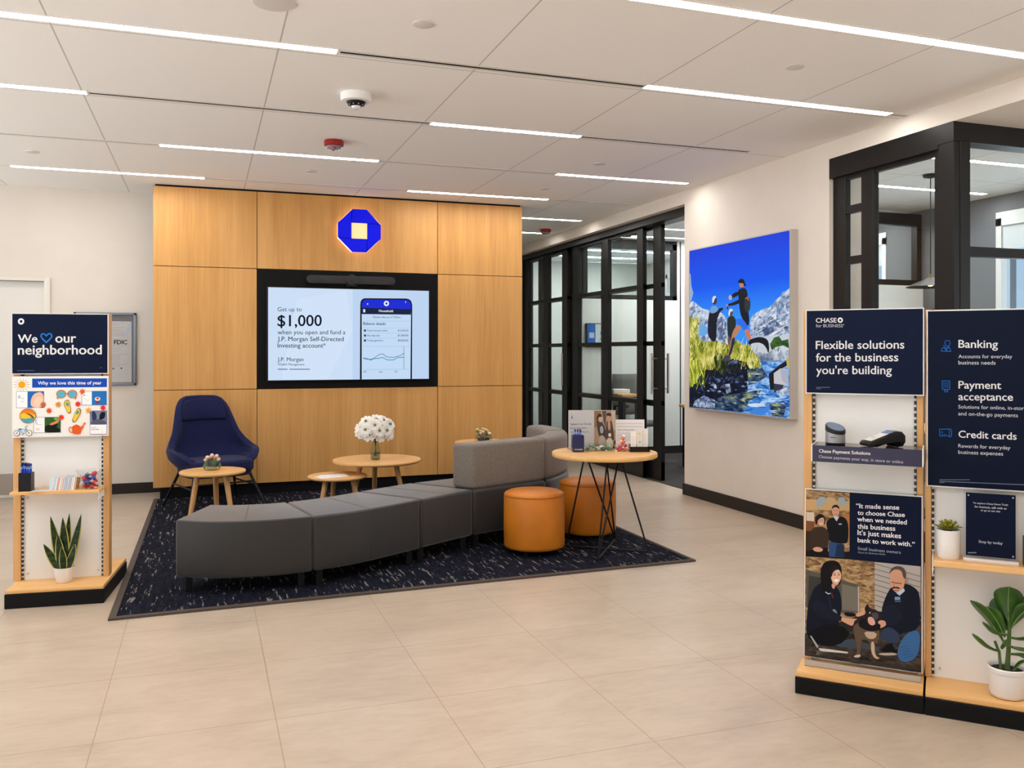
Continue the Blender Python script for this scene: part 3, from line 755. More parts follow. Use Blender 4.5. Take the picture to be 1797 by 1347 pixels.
# ------------------------------------------------------------------ curved modular bench
M_vinyl = mat('dark_grey_vinyl', (29, 28, 28), .42, spec=.5, sheen=.36)
M_felt = noisy('grey_felt', [(0.3, (100, 91, 82)), (0.7, (132, 123, 114))], 170, .95, 3, bump=.25, sheen=.2, bdist=.003)
M_seam = mat('dark_seam', (46, 44, 44), .6)
ZS = .42
def spl(pts, n):
    out = []
    P = [pts[0]] + list(pts) + [pts[-1]]
    for i in range(1, len(P) - 2):
        for k in range(n):
            t = k / n
            p0, p1, p2, p3 = P[i - 1], P[i], P[i + 1], P[i + 2]
            out.append(tuple(.5 * ((2 * p1[d]) + (-p0[d] + p2[d]) * t + (2 * p0[d] - 5 * p1[d] + 4 * p2[d] - p3[d]) * t * t + (-p0[d] + 3 * p1[d] - 3 * p2[d] + p3[d]) * t ** 3) for d in (0, 1)))
    out.append(tuple(pts[-1]))
    return out
def shrink(front, back, g=.004):
    """pull the two ends of a module together by g to leave a joint"""
    def cut(L):
        L = list(L); 
        for i, j in ((0, 1), (-1, -2)):
            dx, dy = L[j][0] - L[i][0], L[j][1] - L[i][1]; d = math.hypot(dx, dy); L[i] = (L[i][0] + dx / d * g, L[i][1] + dy / d * g)
        return L
    return cut(front), cut(back)
def offset_side(front, back, a, c):
    """strip between fractions a and c from front to back"""
    n = len(front); bk = [back[min(len(back) - 1, round(i * (len(back) - 1) / (n - 1)))] for i in range(n)]
    L = lambda t: [(f[0] + (q[0] - f[0]) * t, f[1] + (q[1] - f[1]) * t) for f, q in zip(front, bk)]
    return L(a), L(c)
def bench(front, back, label, seam=True, rest=None):
    front, back = shrink(front, back)
    c = front[0]
    r = thing('bench_module', label, 'bench', (c[0], c[1], .012), 0, 'curved grey lounge bench')
    loc = lambda L: [(x - c[0], y - c[1]) for x, y in L]
    f, bk = loc(front), loc(back)
    MB().ngon_prism(f + bk[::-1], .092, ZS - .012).build('seat', M_vinyl, r, bevel=.028, seg=4)
    if seam:
        m = len(f) // 2; a0 = f[m]; a1 = bk[len(bk) // 2]
        dx, dy = a1[0] - a0[0], a1[1] - a0[1]; L = math.hypot(dx, dy); dx /= L; dy /= L; zt = ZS - .012
        pts = [(a0[0], a0[1], .11)] + [(a0[0] + dx * (.028 - .028 * math.cos(t)), a0[1] + dy * (.028 - .028 * math.cos(t)), zt - .028 + .028 * math.sin(t)) for t in (0, .4, .8, 1.2, PI / 2)] + [(a1[0] - dx * .03, a1[1] - dy * .03, zt)]
        MB().tube(pts, .0016, 6).build('seam', M_seam, r)
    q = [(f[0], bk[0], .06), (f[-1], bk[-1], .06)]
    cx = sum(p[0] for p in f + bk) / len(f + bk); cy = sum(p[1] for p in f + bk) / len(f + bk)
    for p in (f[0], f[-1], bk[0], bk[-1]):
        d = Vector((cx - p[0], cy - p[1])); d.normalize(); x, y = p[0] + d.x * .075, p[1] + d.y * .075
        MB().box(x - .018, x + .018, y - .018, y + .018, 0, .094).build('leg', M_tube, r)
    if rest:
        s0, s1 = rest
        fi, bi = offset_side(f, bk, .015, .345)
        MB().ngon_prism(fi + bi[::-1], ZS - .012, .715).build('backrest', M_felt, r, bevel=.04, seg=5)
    return r
F0 = [(-.155, 5.235), (.03, 5.125), (.213, 5.08), (.40, 5.068), (.586, 5.098)]
B0 = [(.03, 5.70), (.14, 5.648), (.26, 5.625), (.38, 5.622), (.485, 5.64)]
F1 = [(.586, 5.098), (.77, 5.15), (.941, 5.231), (1.13, 5.345), (1.304, 5.458)]
B1 = [(.485, 5.64), (.62, 5.69), (.735, 5.745), (.86, 5.82), (.976, 5.905)]
F2 = [(1.304, 5.458), (1.52, 5.592), (1.737, 5.722)]
B2 = [(.976, 5.905), (1.18, 6.04), (1.40, 6.175)]
bench(spl(F0, 5), spl(B0, 5), 'first dark grey bench module at the free end, near the navy chair')
bench(spl(F1, 5), spl(B1, 5), 'second dark grey bench module, with the longest curved front')
bench(spl(F2, 6), spl(B2, 6), 'third dark grey backless bench module, before the felt backrest begins')
cen = (1.715, 6.873); RO = 1.12; RI = .56
th0 = math.radians(-54)
P4 = (cen[0] + RO * math.cos(th0), cen[1] + RO * math.sin(th0)); Q4 = (cen[0] + RI * math.cos(th0), cen[1] + RI * math.sin(th0))
F3 = [(1.737, 5.722), ((1.737 + P4[0]) / 2, (5.722 + P4[1]) / 2 - .004), P4]
B3 = [(1.40, 6.175), ((1.40 + Q4[0]) / 2, (6.175 + Q4[1]) / 2), Q4]
bench(spl(F3, 6), spl(B3, 6), 'bench module with a straight grey felt backrest behind the first tan pouf', False, (0, 1))
def arc(R, a, c, n=12): return [(cen[0] + R * math.cos(math.radians(a + (c - a) * k / n)), cen[1] + R * math.sin(math.radians(a + (c - a) * k / n))) for k in range(n + 1)]
bench(arc(RO, -54, -18), arc(RI, -54, -18), 'bench module with a curved grey felt backrest behind the wire-leg table', False, (0, 1))
bench(arc(RO, -18, 14), arc(RI, -18, 14), 'last bench module, its felt backrest curling back toward the oak wall', False, (0, 1))

# ------------------------------------------------------------------ tan poufs
M_tan = noisy('tan_leather', [(0.3, (184, 106, 16)), (0.7, (202, 121, 26))], 5, .42, 4, spec=.45)
M_tan.node_tree.nodes['Principled BSDF'].inputs['Roughness'].default_value = .45
def pouf(x, y, label):
    r = thing('pouf', label, 'pouf', (x, y, .012), 0, 'tan leather poufs')
    R = .205; prof = [(R - .02, .035), (R - .004, .042), (R, .06), (R + .002, .2), (R, .375), (R - .004, .388), (R - .002, .392), (R - .006, .400), (R - .03, .412), (R * .6, .418), (R * .2, .42)]
    MB().lathe(prof, 56).build('body', M_tan, r, sharp=60)
    MB().tube([((R - .001) * math.cos(2 * PI * k / 56), (R - .001) * math.sin(2 * PI * k / 56), .388) for k in range(56)], .0028, 6, True).build('piping', mat('tan_piping', (160, 92, 28), .5), r)
    for k in range(4):
        t = PI / 4 + k * PI / 2; MB().cyl((.13 * math.cos(t), .13 * math.sin(t)), .018, 0, .037, 12).build('foot', M_blackp, r)
pouf(2.105, 5.525, 'round tan leather pouf in front of the straight felt backrest')
pouf(2.655, 5.865, 'round tan leather pouf partly behind the wire legs of the round table')

# ------------------------------------------------------------------ round wood tables with peg legs
def peg_table(x, y, z, R, legs, spread, label, rz=0.0, thick=.024):
    r = thing('side_table', label, 'table', (x, y, .012), rz, 'round light wood tables'); z -= .012
    MB().lathe([(R - .012, z - thick), (R - .002, z - thick + .008), (R, z - .008), (R - .004, z - .001), (R - .010, z)], 56).build('tabletop', M_birch, r, sharp=50)
    for t in legs:
        a = math.radians(t); c, s = math.cos(a), math.sin(a)
        MB().tube([(c * spread * .62, s * spread * .62, z - thick), (c * spread * .8, s * spread * .8, z * .5), (c * spread, s * spread, 0)], .021, 14, taper=[1.05, .95, .72]).build('leg', M_birchZ, r)
    b = MB(); b.lathe([(spread * .66, z - thick - .012), (spread * .66, z - thick)], 28); b.build('apron', M_birchZ, r)
peg_table(.061, 7.10, .45, .245, (200, 322, 80), .19, 'small round wood table in front of the navy lounge chair')
peg_table(1.02, 7.17, .36, .238, (215, 335, 95), .20, 'lowest round wood table, holding white papers under the bigger table')
peg_table(1.37, 7.31, .46, .369, (205, 325, 85), .27, 'largest round wood table, holding the vase of white flowers')
peg_table(2.53, 8.02, .50, .275, (210, 330, 90), .2, 'round wood table behind the felt backrest by the oak wall end')

# ------------------------------------------------------------------ wire-leg table
TX, TY, TZ = 2.571, 5.405, .68
r = thing('wire_leg_table', 'round light wood table on crossed black wire legs', 'table', (TX, TY, .012))
z = TZ - .012
MB().lathe([(.352, z - .030), (.357, z - .026), (.358, z - .006), (.354, z)], 72).build('tabletop', M_birch, r, sharp=50)
fe = [(2.40 - TX, 5.145 - TY), (2.815 - TX, 5.235 - TY), (2.775 - TX, 5.655 - TY), (2.36 - TX, 5.575 - TY)]
MB().tube([(.17 * math.cos(2 * PI * k / 32), .17 * math.sin(2 * PI * k / 32), z - .036) for k in range(32)], .006, 8, True).build('ring', M_tube, r)
zt = z - .035
def wl(a, c): MB().tube([(*a, .008), (*c, zt)], .0062, 8).build('leg', M_tube, r)
tp = lambda d, rr=.165: (rr * math.cos(math.radians(d)), rr * math.sin(math.radians(d)))
fa = [math.degrees(math.atan2(y, x)) for x, y in fe]
wl(fe[1], tp(fa[1], .11)); wl(fe[3], tp(fa[3], .14))
wl(fe[0], tp(fa[0] + 15, .15)); wl(fe[0], tp(fa[0] + 95, .10)); wl(fe[2], tp(fa[2] + 10, .15)); wl(fe[2], tp(fa[2] + 100, .12))
MB().tube([(*fe[0], .008), (*fe[2], .008)], .0062, 8).build('floor_bar', M_tube, r)
MB().tube([(*fe[3], .008), (*fe[1], .008)], .0062, 8).build('floor_bar', M_tube, r)

# ------------------------------------------------------------------ navy lounge chair
M_navy = noisy('navy_wool', [(0.3, (13, 18, 54)), (0.7, (25, 32, 80))], 120, .95, 3, bump=.2, sheen=.06, bdist=.003)
r = thing('lounge_chair', 'navy blue upholstered lounge chair with a high back by the oak wall', 'chair', (.085, 8.02, .012), math.radians(19))
def itp(x, T):
    if x <= T[0][0]: return T[0][1]
    for (a, b), (c, d) in zip(T[:-1], T[1:]):
        if x <= c:
            t = (x - a) / (c - a); t = t * t * (3 - 2 * t) * .5 + t * .5
            return b + (d - b) * t
    return T[-1][1]
TOP = ((0, .958), (22, .955), (34, .94), (42, .905), (48, .85), (55, .76), (63, .655), (73, .575), (86, .53), (100, .495), (114, .455), (128, .40))
RX = ((.33, .27), (.38, .325), (.43, .37), (.50, .385), (.56, .36), (.64, .325), (.75, .312), (.86, .305), (.96, .29))
RY = ((.33, .24), (.40, .30), (.50, .33), (.96, .31))
LEAN = ((.33, -.02), (.45, .0), (.62, .035), (.96, .105))
def shell_pt(a_deg, z, inset=0.0):
    ph = math.radians(a_deg); s_, c_ = math.sin(ph), math.cos(ph); p = .74
    x = (itp(z, RX) - inset) * math.copysign(abs(s_) ** p, s_); y = (itp(z, RY) - inset) * math.copysign(abs(c_) ** p, c_)
    if abs(a_deg) > 92: x *= 1 - .14 * (abs(a_deg) - 92) / 36
    return (x, y + itp(z, LEAN) * max(0, c_) ** .5, z)
rows = []; NA = 65; NZ = 15
for i in range(NZ):
    t = i / (NZ - 1); row = []
    for k in range(NA):
        a_ = -128 + 256 * k / (NA - 1); row.append(shell_pt(a_, .335 + (itp(abs(a_), TOP) - .335) * t))
    rows.append(row)
o = MB().grid(rows).build('shell', M_navy, r, sharp=180)
m = o.modifiers.new('thick', 'SOLIDIFY'); m.thickness = .058; m.offset = -1; m.use_even_offset = False
m = o.modifiers.new('sub', 'SUBSURF'); m.levels = 1; m.render_levels = 2
P = chaikin([(-.26, -.27), (.26, -.27), (.31, -.05), (.27, .22), (-.27, .22), (-.31, -.05)], 3)
MB().ngon_prism(P, .315, .425).build('seat_cushion', M_navy, r, bevel=.035, seg=5)
P = chaikin([(-.25, -.25), (.25, -.25), (.29, -.03), (.26, .26), (-.26, .26), (-.29, -.03)], 3)
MB().ngon_prism(P, .285, .335).build('seat_pan', M_navy, r, bevel=.015, seg=3)
rows = []
for i in range(9):
    t = i / 8; row = []
    for k in range(15):
        u = -1 + 2 * k / 14; am = 46 - 9 * t ** 3
        x, y, z = shell_pt(u * am, .745 + .185 * t - .018 * t * u * u, .062)
        row.append((x, y + .004 - .020 * math.sin(PI * min(1, max(0, .12 + .8 * t))) * (1 - u ** 4), z))
    rows.append(row)
o = MB().grid(rows).build('head_cushion', M_navy, r, sharp=180); m = o.modifiers.new('t', 'SOLIDIFY'); m.thickness = .03; m.offset = 0
m = o.modifiers.new('sub', 'SUBSURF'); m.levels = 1; m.render_levels = 2
for (x0, y0), (x1, y1) in (((-.24, -.19), (-.335, -.33)), ((.24, -.19), (.335, -.33)), ((-.24, .2), (-.33, .36)), ((.24, .2), (.33, .36))):
    MB().tube([(x0, y0, .30), (x1, y1, 0)], .0125, 10, taper=[1.1, .8]).build('leg', M_tube, r)
for s in (-1, 1): MB().tube([(s * .272, -.236, .20), (s * .272, .253, .20)], .008, 8).build('side_bar', M_tube, r)
MB().tube([(-.262, -.222, .232), (.262, -.222, .232)], .008, 8).build('cross_bar', M_tube, r)

# ------------------------------------------------------------------ flowers, jars, papers
M_petal = mat('white_petal', (240, 238, 232), .6); M_eye = mat('olive_flower_eye', (120, 116, 70), .7); M_stem = mat('green_stem', (74, 96, 52), .6)
def flower_mesh(R, layers=((10, 1.0, .15), (9, .8, .45), (7, .55, .85), (5, .3, 1.15))):
    b = MB()
    for n, rr, el in layers:
        for k in range(n):
            t = 2 * PI * k / n + rnd.uniform(-.15, .15) + el; L = R * rr; w_ = R * .26
            ce, se = math.cos(el), math.sin(el); ct, st = math.cos(t), math.sin(t)
            rows = []
            for q, ww, dz in ((.12, .35, 0), (.45, .95, .06), (.75, 1.0, .05), (1.0, .45, -.03)):
                row = []
                for sd in (-1, 0, 1):
                    rad = L * q * ce - dz * R * se; h = L * q * se + dz * R + (abs(sd)) * R * .05
                    row.append((rad * ct - sd * w_ * ww * st, rad * st + sd * w_ * ww * ct, h))
                rows.append(row)
            b.grid(rows)
    return b
VX, VY, VZ = 1.352, 7.285, .46
r = thing('vase', 'clear glass bottle vase on the largest round wood table', 'vase', (VX, VY, VZ))
M_vg = thin_glass('vase_glass', (232, 238, 234), 1.0)
MB().lathe([(.036, 0), (.041, .008), (.042, .06), (.036, .10), (.022, .145), (.019, .165), (.023, .18)], 32, cap1=False).build('body', M_vg, r)
b = MB(); b.lathe([(.034, .004), (.037, .06)], 24); b.build('water', thin_glass('water', (214, 222, 214), .6), r)
hs = []
for k, (dx, dy, dz) in enumerate(((-.118, -.02, .045), (-.075, .0, .10), (-.10, .03, .0), (-.04, -.05, .035), (.0, -.02, .115), (.045, -.05, .05), (.02, .04, .09), (.06, .0, .105), (.11, -.02, .07), (.12, .03, .03), (.10, -.04, -.015), (-.06, -.05, -.02), (.03, -.06, -.025), (-.01, .06, .04), (-.09, -.06, .03), (.075, -.07, .02), (-.02, -.075, .07), (.015, -.085, .02), (-.12, .0, .005))):
    p = (VX + dx, VY + dy, VZ + .228 + dz * .85)
    f = thing('flower', ['white daisy-like flower in the bouquet on the largest round wood table'][0], 'flower', p, 0, 'white flowers in the glass vase')
    q = flower_mesh(.060).build('petals', M_petal, f, sharp=180)
    d = Vector((dx * .8, dy - .10, dz * .6 + .03)).normalized(); f.rotation_euler = d.to_track_quat('Z', 'Y').to_euler()
    MB().ell((0, 0, .022), .012, .012, .010, 10, 6).build('eye', M_eye, f)
    inv = f.rotation_euler.to_matrix().inverted()
    e = inv @ (Vector((VX + dx * .07, VY + dy * .07, VZ + .15)) - Vector(p)); e2 = inv @ (Vector((VX - dx * .1, VY - dy * .1, VZ + .03)) - Vector(p))
    MB().tube([(0, 0, 0), tuple(e), tuple(e2)], .0022, 6).build('stem', M_stem, f)
# jar with buds on the left table
def jar(x, y, z, rad, h, label, name='flower_jar'):
    r = thing(name, label, 'jar', (x, y, z))
    MB().lathe([(rad * .8, 0), (rad * .98, h * .1), (rad, h * .45), (rad * .9, h * .8), (rad * .72, h)], 32, cap1=False).build('body', M_vg, r)
    return r
jar(.056, 7.13, .45, .062, .085, 'squat clear jar of pale buds on the small table by the navy chair')
M_bud = mat('cream_bud', (226, 206, 186), .6); M_pinkb = mat('pink_bud', (226, 168, 146), .6); M_leaf2 = mat('bud_leaf', (76, 110, 52), .6)
for k, (dx, dy, dz, pk) in enumerate(((-.034, -.01, .10, 0), (0, -.02, .115, 0), (.034, -.01, .108, 0), (-.015, .02, .095, 1), (.022, .01, .092, 1), (.046, 0, .082, 0), (-.046, .01, .078, 0))):
    f = thing('flower_bud', ['round cream bud sticking out of the squat jar by the navy chair', 'pale pink bud sticking out of the squat jar by the navy chair'][pk], 'flower', (.056 + dx, 7.13 + dy, .45 + dz), 0, ['cream buds in the squat jar', 'pink buds in the squat jar'][pk])
    MB().ell((0, 0, 0), .015, .015, .014, 12, 8).build('petals', M_pinkb if pk else M_bud, f)
    MB().tube([(0, 0, 0), (-dx * .4, -dy * .4, -.05), (-dx * .3, -dy * .3, -dz + .012)], .002, 6).build('stem', M_stem, f)
    rows = [[(sd * .013 * w_ + (.01 if k % 2 else -.01), -.01 * q, -.03 - .04 * q) for sd in (-1, 0, 1)] for q, w_ in ((0, .3), (.4, 1), (1, .2))]
    MB().grid(rows).build('leaf', M_leaf2, f)
r = jar(2.517, 7.965, .50, .085, .07, 'low clear glass planter of small blooms on the table behind the felt backrest', 'glass_planter')
MB().lathe([(.055, .012), (.06, .04)], 24).build('soil', mat('dark_soil', (44, 32, 22), .9), r)
for k in range(11):
    t = 2 * PI * k / 11 + .3; rr = .065 if k % 2 else .035
    f = thing('bloom', 'small cream and pink bloom in the low glass planter by the oak wall', 'flower', (2.517 + rr * math.cos(t), 7.965 + rr * math.sin(t), .50 + .085 + .018 * (k % 3)), 0, 'small blooms in the glass planter')
    MB().ell((0, 0, 0), .019, .019, .014, 10, 6).build('petals', (M_bud, M_pinkb, mat('lime_bloom', (196, 200, 128), .6))[k % 3], f)
    rows = [[(sd * .016 * w_, -.012 * q, -.012 - .02 * q) for sd in (-1, 0, 1)] for q, w_ in ((0, .3), (.4, 1), (1, .2))]
    MB().grid(rows).build('leaf', M_leaf2, f)
    MB().tube([(0, 0, 0), (-.3 * rr * math.cos(t), -.3 * rr * math.sin(t), -.055)], .0025, 6).build('stem', M_stem, f)
# papers on the lowest table
for k, (x, y, rz, t) in enumerate(((.955, 7.10, .25, 'white sheet lying lower in the pair on the lowest wood table'), (.985, 7.13, .12, 'white sheet lying on top of the pair on the lowest wood table'))):
    o = MB().box(-.105, .105, -.075, .075, 0, .0015).build('paper_sheet', mat('paper_white', (236, 236, 240), .6), smooth=False)
    o.location = (x, y, .3602 + .0016 * k); o.rotation_euler = (0, 0, rz); tag(o, t, 'paper')
# ------------------------------------------------------------------ display stands
NAVY = (9, 20, 46); WHT = (238, 238, 240); SKY = (36, 128, 226)
M_bord = mat('sign_edge', (226, 224, 222), .5)
M_print = lambda c: mat('print_%d_%d_%d' % c, c, .5, spec=.1)
def make_slots():
    m = mat('slotted_metal_strip', (214, 214, 212), .45); t = NT(m)
    tc = t.new('ShaderNodeTexCoord'); sep = t.new('ShaderNodeSeparateXYZ'); t.link(tc.outputs['Object'], sep.inputs[0])
    f = t.math('LESS_THAN', t.math('FRACT', t.math('DIVIDE', sep.outputs[2], .0245)), .62)
    t.link(t.mix(f, (214, 214, 212), (38, 38, 44)), t.b.inputs['Base Color'])
    return m
M_slots = make_slots()
def stand(name, label, loc, rz, W, posts, zb, zw, ztop, yp, side_over=0.0, depth=.65, back_dir=1):
    r = thing(name, label, 'display stand', loc, rz)
    MB().box(0, W, 0, depth, 0, zb).build('plinth', M_plinth, r, bevel=.003, seg=1)
    MB().box(.003, W - .003, .004, depth - .004, zb, zw).build('base_shelf', M_birch, r, bevel=.003, seg=2)
    for x0, x1 in posts: MB().box(x0, x1, yp, yp + .075, zw, ztop).build('post', M_birchZ, r, bevel=.002, seg=1)
    a, c = posts[0][1], posts[-1][0]
    MB().box(a, c, yp + .022, yp + .042, zw, ztop).build('back_panel', M_white, r, smooth=False)
    MB().box(a + .0015, a + .0105, yp + .010, yp + .022, zw + .003, ztop).build('slot_strip', M_slots, r, smooth=False)
    MB().box(c - .0105, c - .0015, yp + .010, yp + .022, zw + .003, ztop).build('slot_strip', M_slots, r, smooth=False)
    b = MB()
    for z in (zw + .03, zw + .45):
        for x in (a + .03, c - .03): b.box(x - .004, x + .004, yp + .017, yp + .022, z, z + .008)
    b.build('panel_clip', M_alu, r)
    return r
def board(r, name, x0, x1, z0, z1, y, src=None, th=.014, lean=0.0, edge=.004, tops=None):
    """edge panel with artwork in front of it"""
    if lean:
        H = z1 - z0
        fn = lambda x, y_, z: (x, y_ + lean * (z - z0), z)
        b = MB(); vs = [fn(x, yy, z) for z in (z0, z1) for yy in (y, y + th) for x in (x0, x1)]
        b.add(vs, [(0, 2, 3, 1), (4, 5, 7, 6), (0, 1, 5, 4), (2, 6, 7, 3), (0, 4, 6, 2), (1, 3, 7, 5)])
        p = b.build(name, M_bord, r, smooth=False)
    else:
        p = MB().box(x0, x1, y, y + th, z0, z1).build(name, M_bord, r, smooth=False)
    return p, Art(x1 - x0 - 2 * edge, z1 - z0 - 2 * edge, y + lean * edge - .0006, x0 + edge, z0 + edge, lean, src, pr=M_print)
def octo_mark(a, x, y, r, c, inner):
    a.poly([(x + r * px, y + r * py) for px, py in ((1, .42), (.42, 1), (-.42, 1), (-1, .42), (-1, -.42), (-.42, -1), (.42, -1), (1, -.42))], c)
    a.poly([(x - r * .42, y - r * .42), (x + r * .42, y - r * .42), (x + r * .42, y + r * .42), (x - r * .42, y + r * .42)], inner)

# ---- left stand
LO = (-.9986, 5.2451, 0); LRZ = math.radians(-5.71)
L = stand('display_stand', 'narrow light wood display stand topped by the navy neighborhood sign', LO, LRZ, .488, ((-.014, .024), (.444, .475)), .077, .098, 1.574, .20)
p, a = board(L, 'header_sign', -.014, .476, 1.238, 1.573, .172, [(84, 137), (905, 150), (903, 655), (84, 655)])
a.bg(NAVY); octo_mark(a, 160, 204, 26, WHT, NAVY)
a.text('We', (134, 388), (300, 388), WHT, .016); a.text('our', (457, 389), (633, 389), WHT, .016); a.text('neighborhood', (134, 491), (853, 492), WHT, .016)
a.line([(377, 388), (345, 356), (332, 336), (336, 318), (350, 312), (366, 318), (377, 332), (388, 318), (404, 311), (420, 318), (426, 334), (414, 354)], 11, SKY, True)
a.rect(124, 626, 274, 634, (62, 76, 110)); a.rect(415, 626, 520, 631, (34, 48, 84)); a.rect(838, 602, 858, 614, (44, 58, 92))
a.build(p)
p, a = board(L, 'season_sign', -.012, .477, .890, 1.226, .172, [(88, 672), (906, 668), (906, 1190), (90, 1198)])
a.bg((238, 234, 228)); a.poly([(254, 684), (900, 683), (900, 762), (254, 765)], (22, 74, 176)); a.text('Why we love this time of year', (303, 738), (852, 737), WHT, .024)
for k in range(14):
    t = 2 * PI * k / 14; a.line([(166 + 42 * math.cos(t), 738 + 38 * math.sin(t)), (166 + 66 * math.cos(t), 738 + 54 * math.sin(t))], 3, (120, 104, 70))
a.star(166, 738, 33, (240, 160, 20), 16, .86)
def card(x0, y0, x1, y1, xm, pic):
    a.rect(x0, y0, x1, y1, (70, 96, 150)); a.rect(x0 + 3, y0 + 3, x1 - 3, y1 - 3, (240, 240, 242)); a.rect(xm, y0 + 3, x1 - 3, y1 - 3, pic)
card(120, 796, 356, 942, 215, (40, 100, 180)); a.poly([(245, 942), (240, 870), (275, 810), (353, 800), (353, 942)], (232, 186, 160), 2); a.poly([(260, 930), (280, 850), (340, 840), (340, 930)], (240, 206, 180), 2)
a.line([(138, 838), (150, 836), (154, 850), (140, 856), (138, 838)], 4, (60, 80, 120)); a.line([(162, 858), (185, 860)], 4, (140, 150, 170)); a.line([(162, 884), (172, 892), (182, 880)], 3, (220, 120, 110))
card(680, 796, 898, 922, 768, (36, 112, 186)); a.circ(818, 866, 24, 18, (226, 216, 210)); a.circ(818, 862, 12, 9, (170, 50, 44)); a.rect(808, 884, 832, 904, (140, 40, 36)); a.line([(694, 836), (712, 832)], 5, (60, 90, 140)); a.line([(700, 860), (730, 880), (744, 876)], 3, (190, 196, 210))
card(268, 1024, 500, 1162, 362, (46, 92, 36)); a.poly([(362, 1100), (420, 1090), (497, 1130), (497, 1160), (362, 1160)], (16, 26, 18), 1); a.poly([(400, 1085), (480, 1050), (490, 1068), (420, 1100)], (224, 130, 96), 1); a.poly([(390, 1110), (470, 1080), (480, 1100), (410, 1130)], (18, 22, 20), 1); a.poly([(430, 1030), (497, 1028), (497, 1050), (460, 1060)], (120, 170, 70), 1)
a.line([(300, 1046), (288, 1052), (286, 1072), (302, 1080)], 4, (60, 80, 120)); a.line([(286, 1088), (340, 1090)], 3, (160, 164, 176)); a.rect(290, 1120, 320, 1140, (222, 214, 210))
a.rect(752, 970, 900, 1182, (70, 96, 150)); a.rect(755, 973, 897, 1092, (120, 128, 150)); a.rect(755, 1095, 897, 1178, (242, 242, 244))
a.poly([(770, 973), (800, 980), (815, 1040), (780, 1080), (770, 1030)], (44, 54, 90), 1); a.poly([(840, 985), (890, 980), (880, 1040), (850, 1050), (830, 1075)], (20, 22, 34), 1); a.poly([(760, 1070), (820, 1040), (897, 1070), (897, 1092), (760, 1092)], (84, 88, 110), 1)
a.text('Plan your', (764, 1124), (808, 1124), (60, 64, 80), .01); a.text('next visit', (764, 1142), (830, 1142), (60, 64, 80), .01)
for cx_, w_ in ((503, 40), (600, 40)):
    a.circ(cx_, 822, w_ + 3, 38, (196, 120, 70)); a.circ(cx_, 822, w_ - 6, 29, (84, 172, 200))
a.line([(540, 818), (566, 816)], 9, (196, 120, 70)); a.line([(468, 852), (476, 864)], 9, (196, 96, 50)); a.line([(632, 852), (624, 866)], 9, (196, 96, 50))
for x, y, c in ((400, 968, (230, 74, 28)), (505, 1027, (226, 56, 36)), (478, 914, (206, 138, 50)), (648, 911, (214, 50, 50)), (686, 800, (222, 96, 40)), (740, 968, (226, 160, 60)), (866, 946, (220, 44, 52)), (350, 914, (190, 96, 50))): a.star(x, y, 31, c, 7, .5, .3)
for pts in ([(527, 900), (540, 876), (565, 872), (578, 890), (580, 930), (592, 975), (580, 995), (560, 990), (545, 950), (530, 930)], [(618, 990), (640, 950), (665, 948), (678, 965), (668, 1000), (640, 1050), (622, 1074), (602, 1070), (600, 1045), (614, 1015)]):
    a.poly(pts, (120, 92, 40), 2); cx_ = sum(q[0] for q in pts) / len(pts); cy_ = sum(q[1] for q in pts) / len(pts)
    a.poly([(cx_ + (x - cx_) * .82, cy_ + (y - cy_) * .88) for x, y in pts], (238, 198, 60), 2)
a.circ(558, 912, 13, 20, (90, 150, 150), rot=-.3); a.circ(645, 985, 12, 20, (90, 150, 150), rot=.5)
a.circ(220, 1012, 71, 65, (96, 80, 60)); a.circ(220, 1012, 66, 60, (240, 190, 50)); a.poly([(156, 1000), (165, 970), (200, 953), (240, 953), (275, 978), (285, 1010), (240, 985), (190, 985)], (226, 120, 40), 1); a.poly([(157, 1030), (200, 1040), (282, 1022), (270, 1050), (235, 1070), (200, 1070), (172, 1052)], (60, 160, 190), 1); a.poly([(190, 985), (240, 990), (280, 1030), (262, 1036), (230, 1004)], (120, 76, 40), 1)
for x in (126, 230):
    a.circ(x, 1163, 27, 27, (90, 104, 110)); a.circ(x, 1163, 22, 22, (238, 234, 228)); a.circ(x, 1163, 9, 9, (210, 160, 90))
a.line([(126, 1163), (150, 1128), (205, 1132), (178, 1168), (150, 1128)], 7, (110, 180, 220)); a.line([(230, 1163), (205, 1132), (200, 1110), (216, 1096)], 6, (110, 160, 190)); a.line([(142, 1128), (164, 1126)], 7, (60, 70, 80)); a.line([(178, 1168), (178, 1180)], 5, (90, 100, 110))
a.poly([(598, 1110), (620, 1098), (655, 1098), (672, 1115), (690, 1100), (700, 1082), (692, 1078), (714, 1074), (718, 1086), (704, 1092), (690, 1130), (676, 1140), (674, 1170), (650, 1180), (615, 1178), (600, 1160)], (226, 92, 32), 1)
a.line([(600, 1118), (578, 1116), (572, 1140), (584, 1160), (602, 1162)], 7, (200, 84, 40)); a.line([(610, 1108), (636, 1094), (664, 1108)], 5, (170, 70, 30))
a.build(p)
sh = MB().box(.012, .455, .045, .205, .592, .609).build('shelf', M_birch, L, bevel=.002, seg=1)
for x in (.4475,): MB().box(x - .003, x + .003, .07, .222, .555, .600).build('bracket', M_wtrim, L)
def atL(x, y): c, s = math.cos(LRZ), math.sin(LRZ); return (LO[0] + c * x - s * y, LO[1] + s * x + c * y)

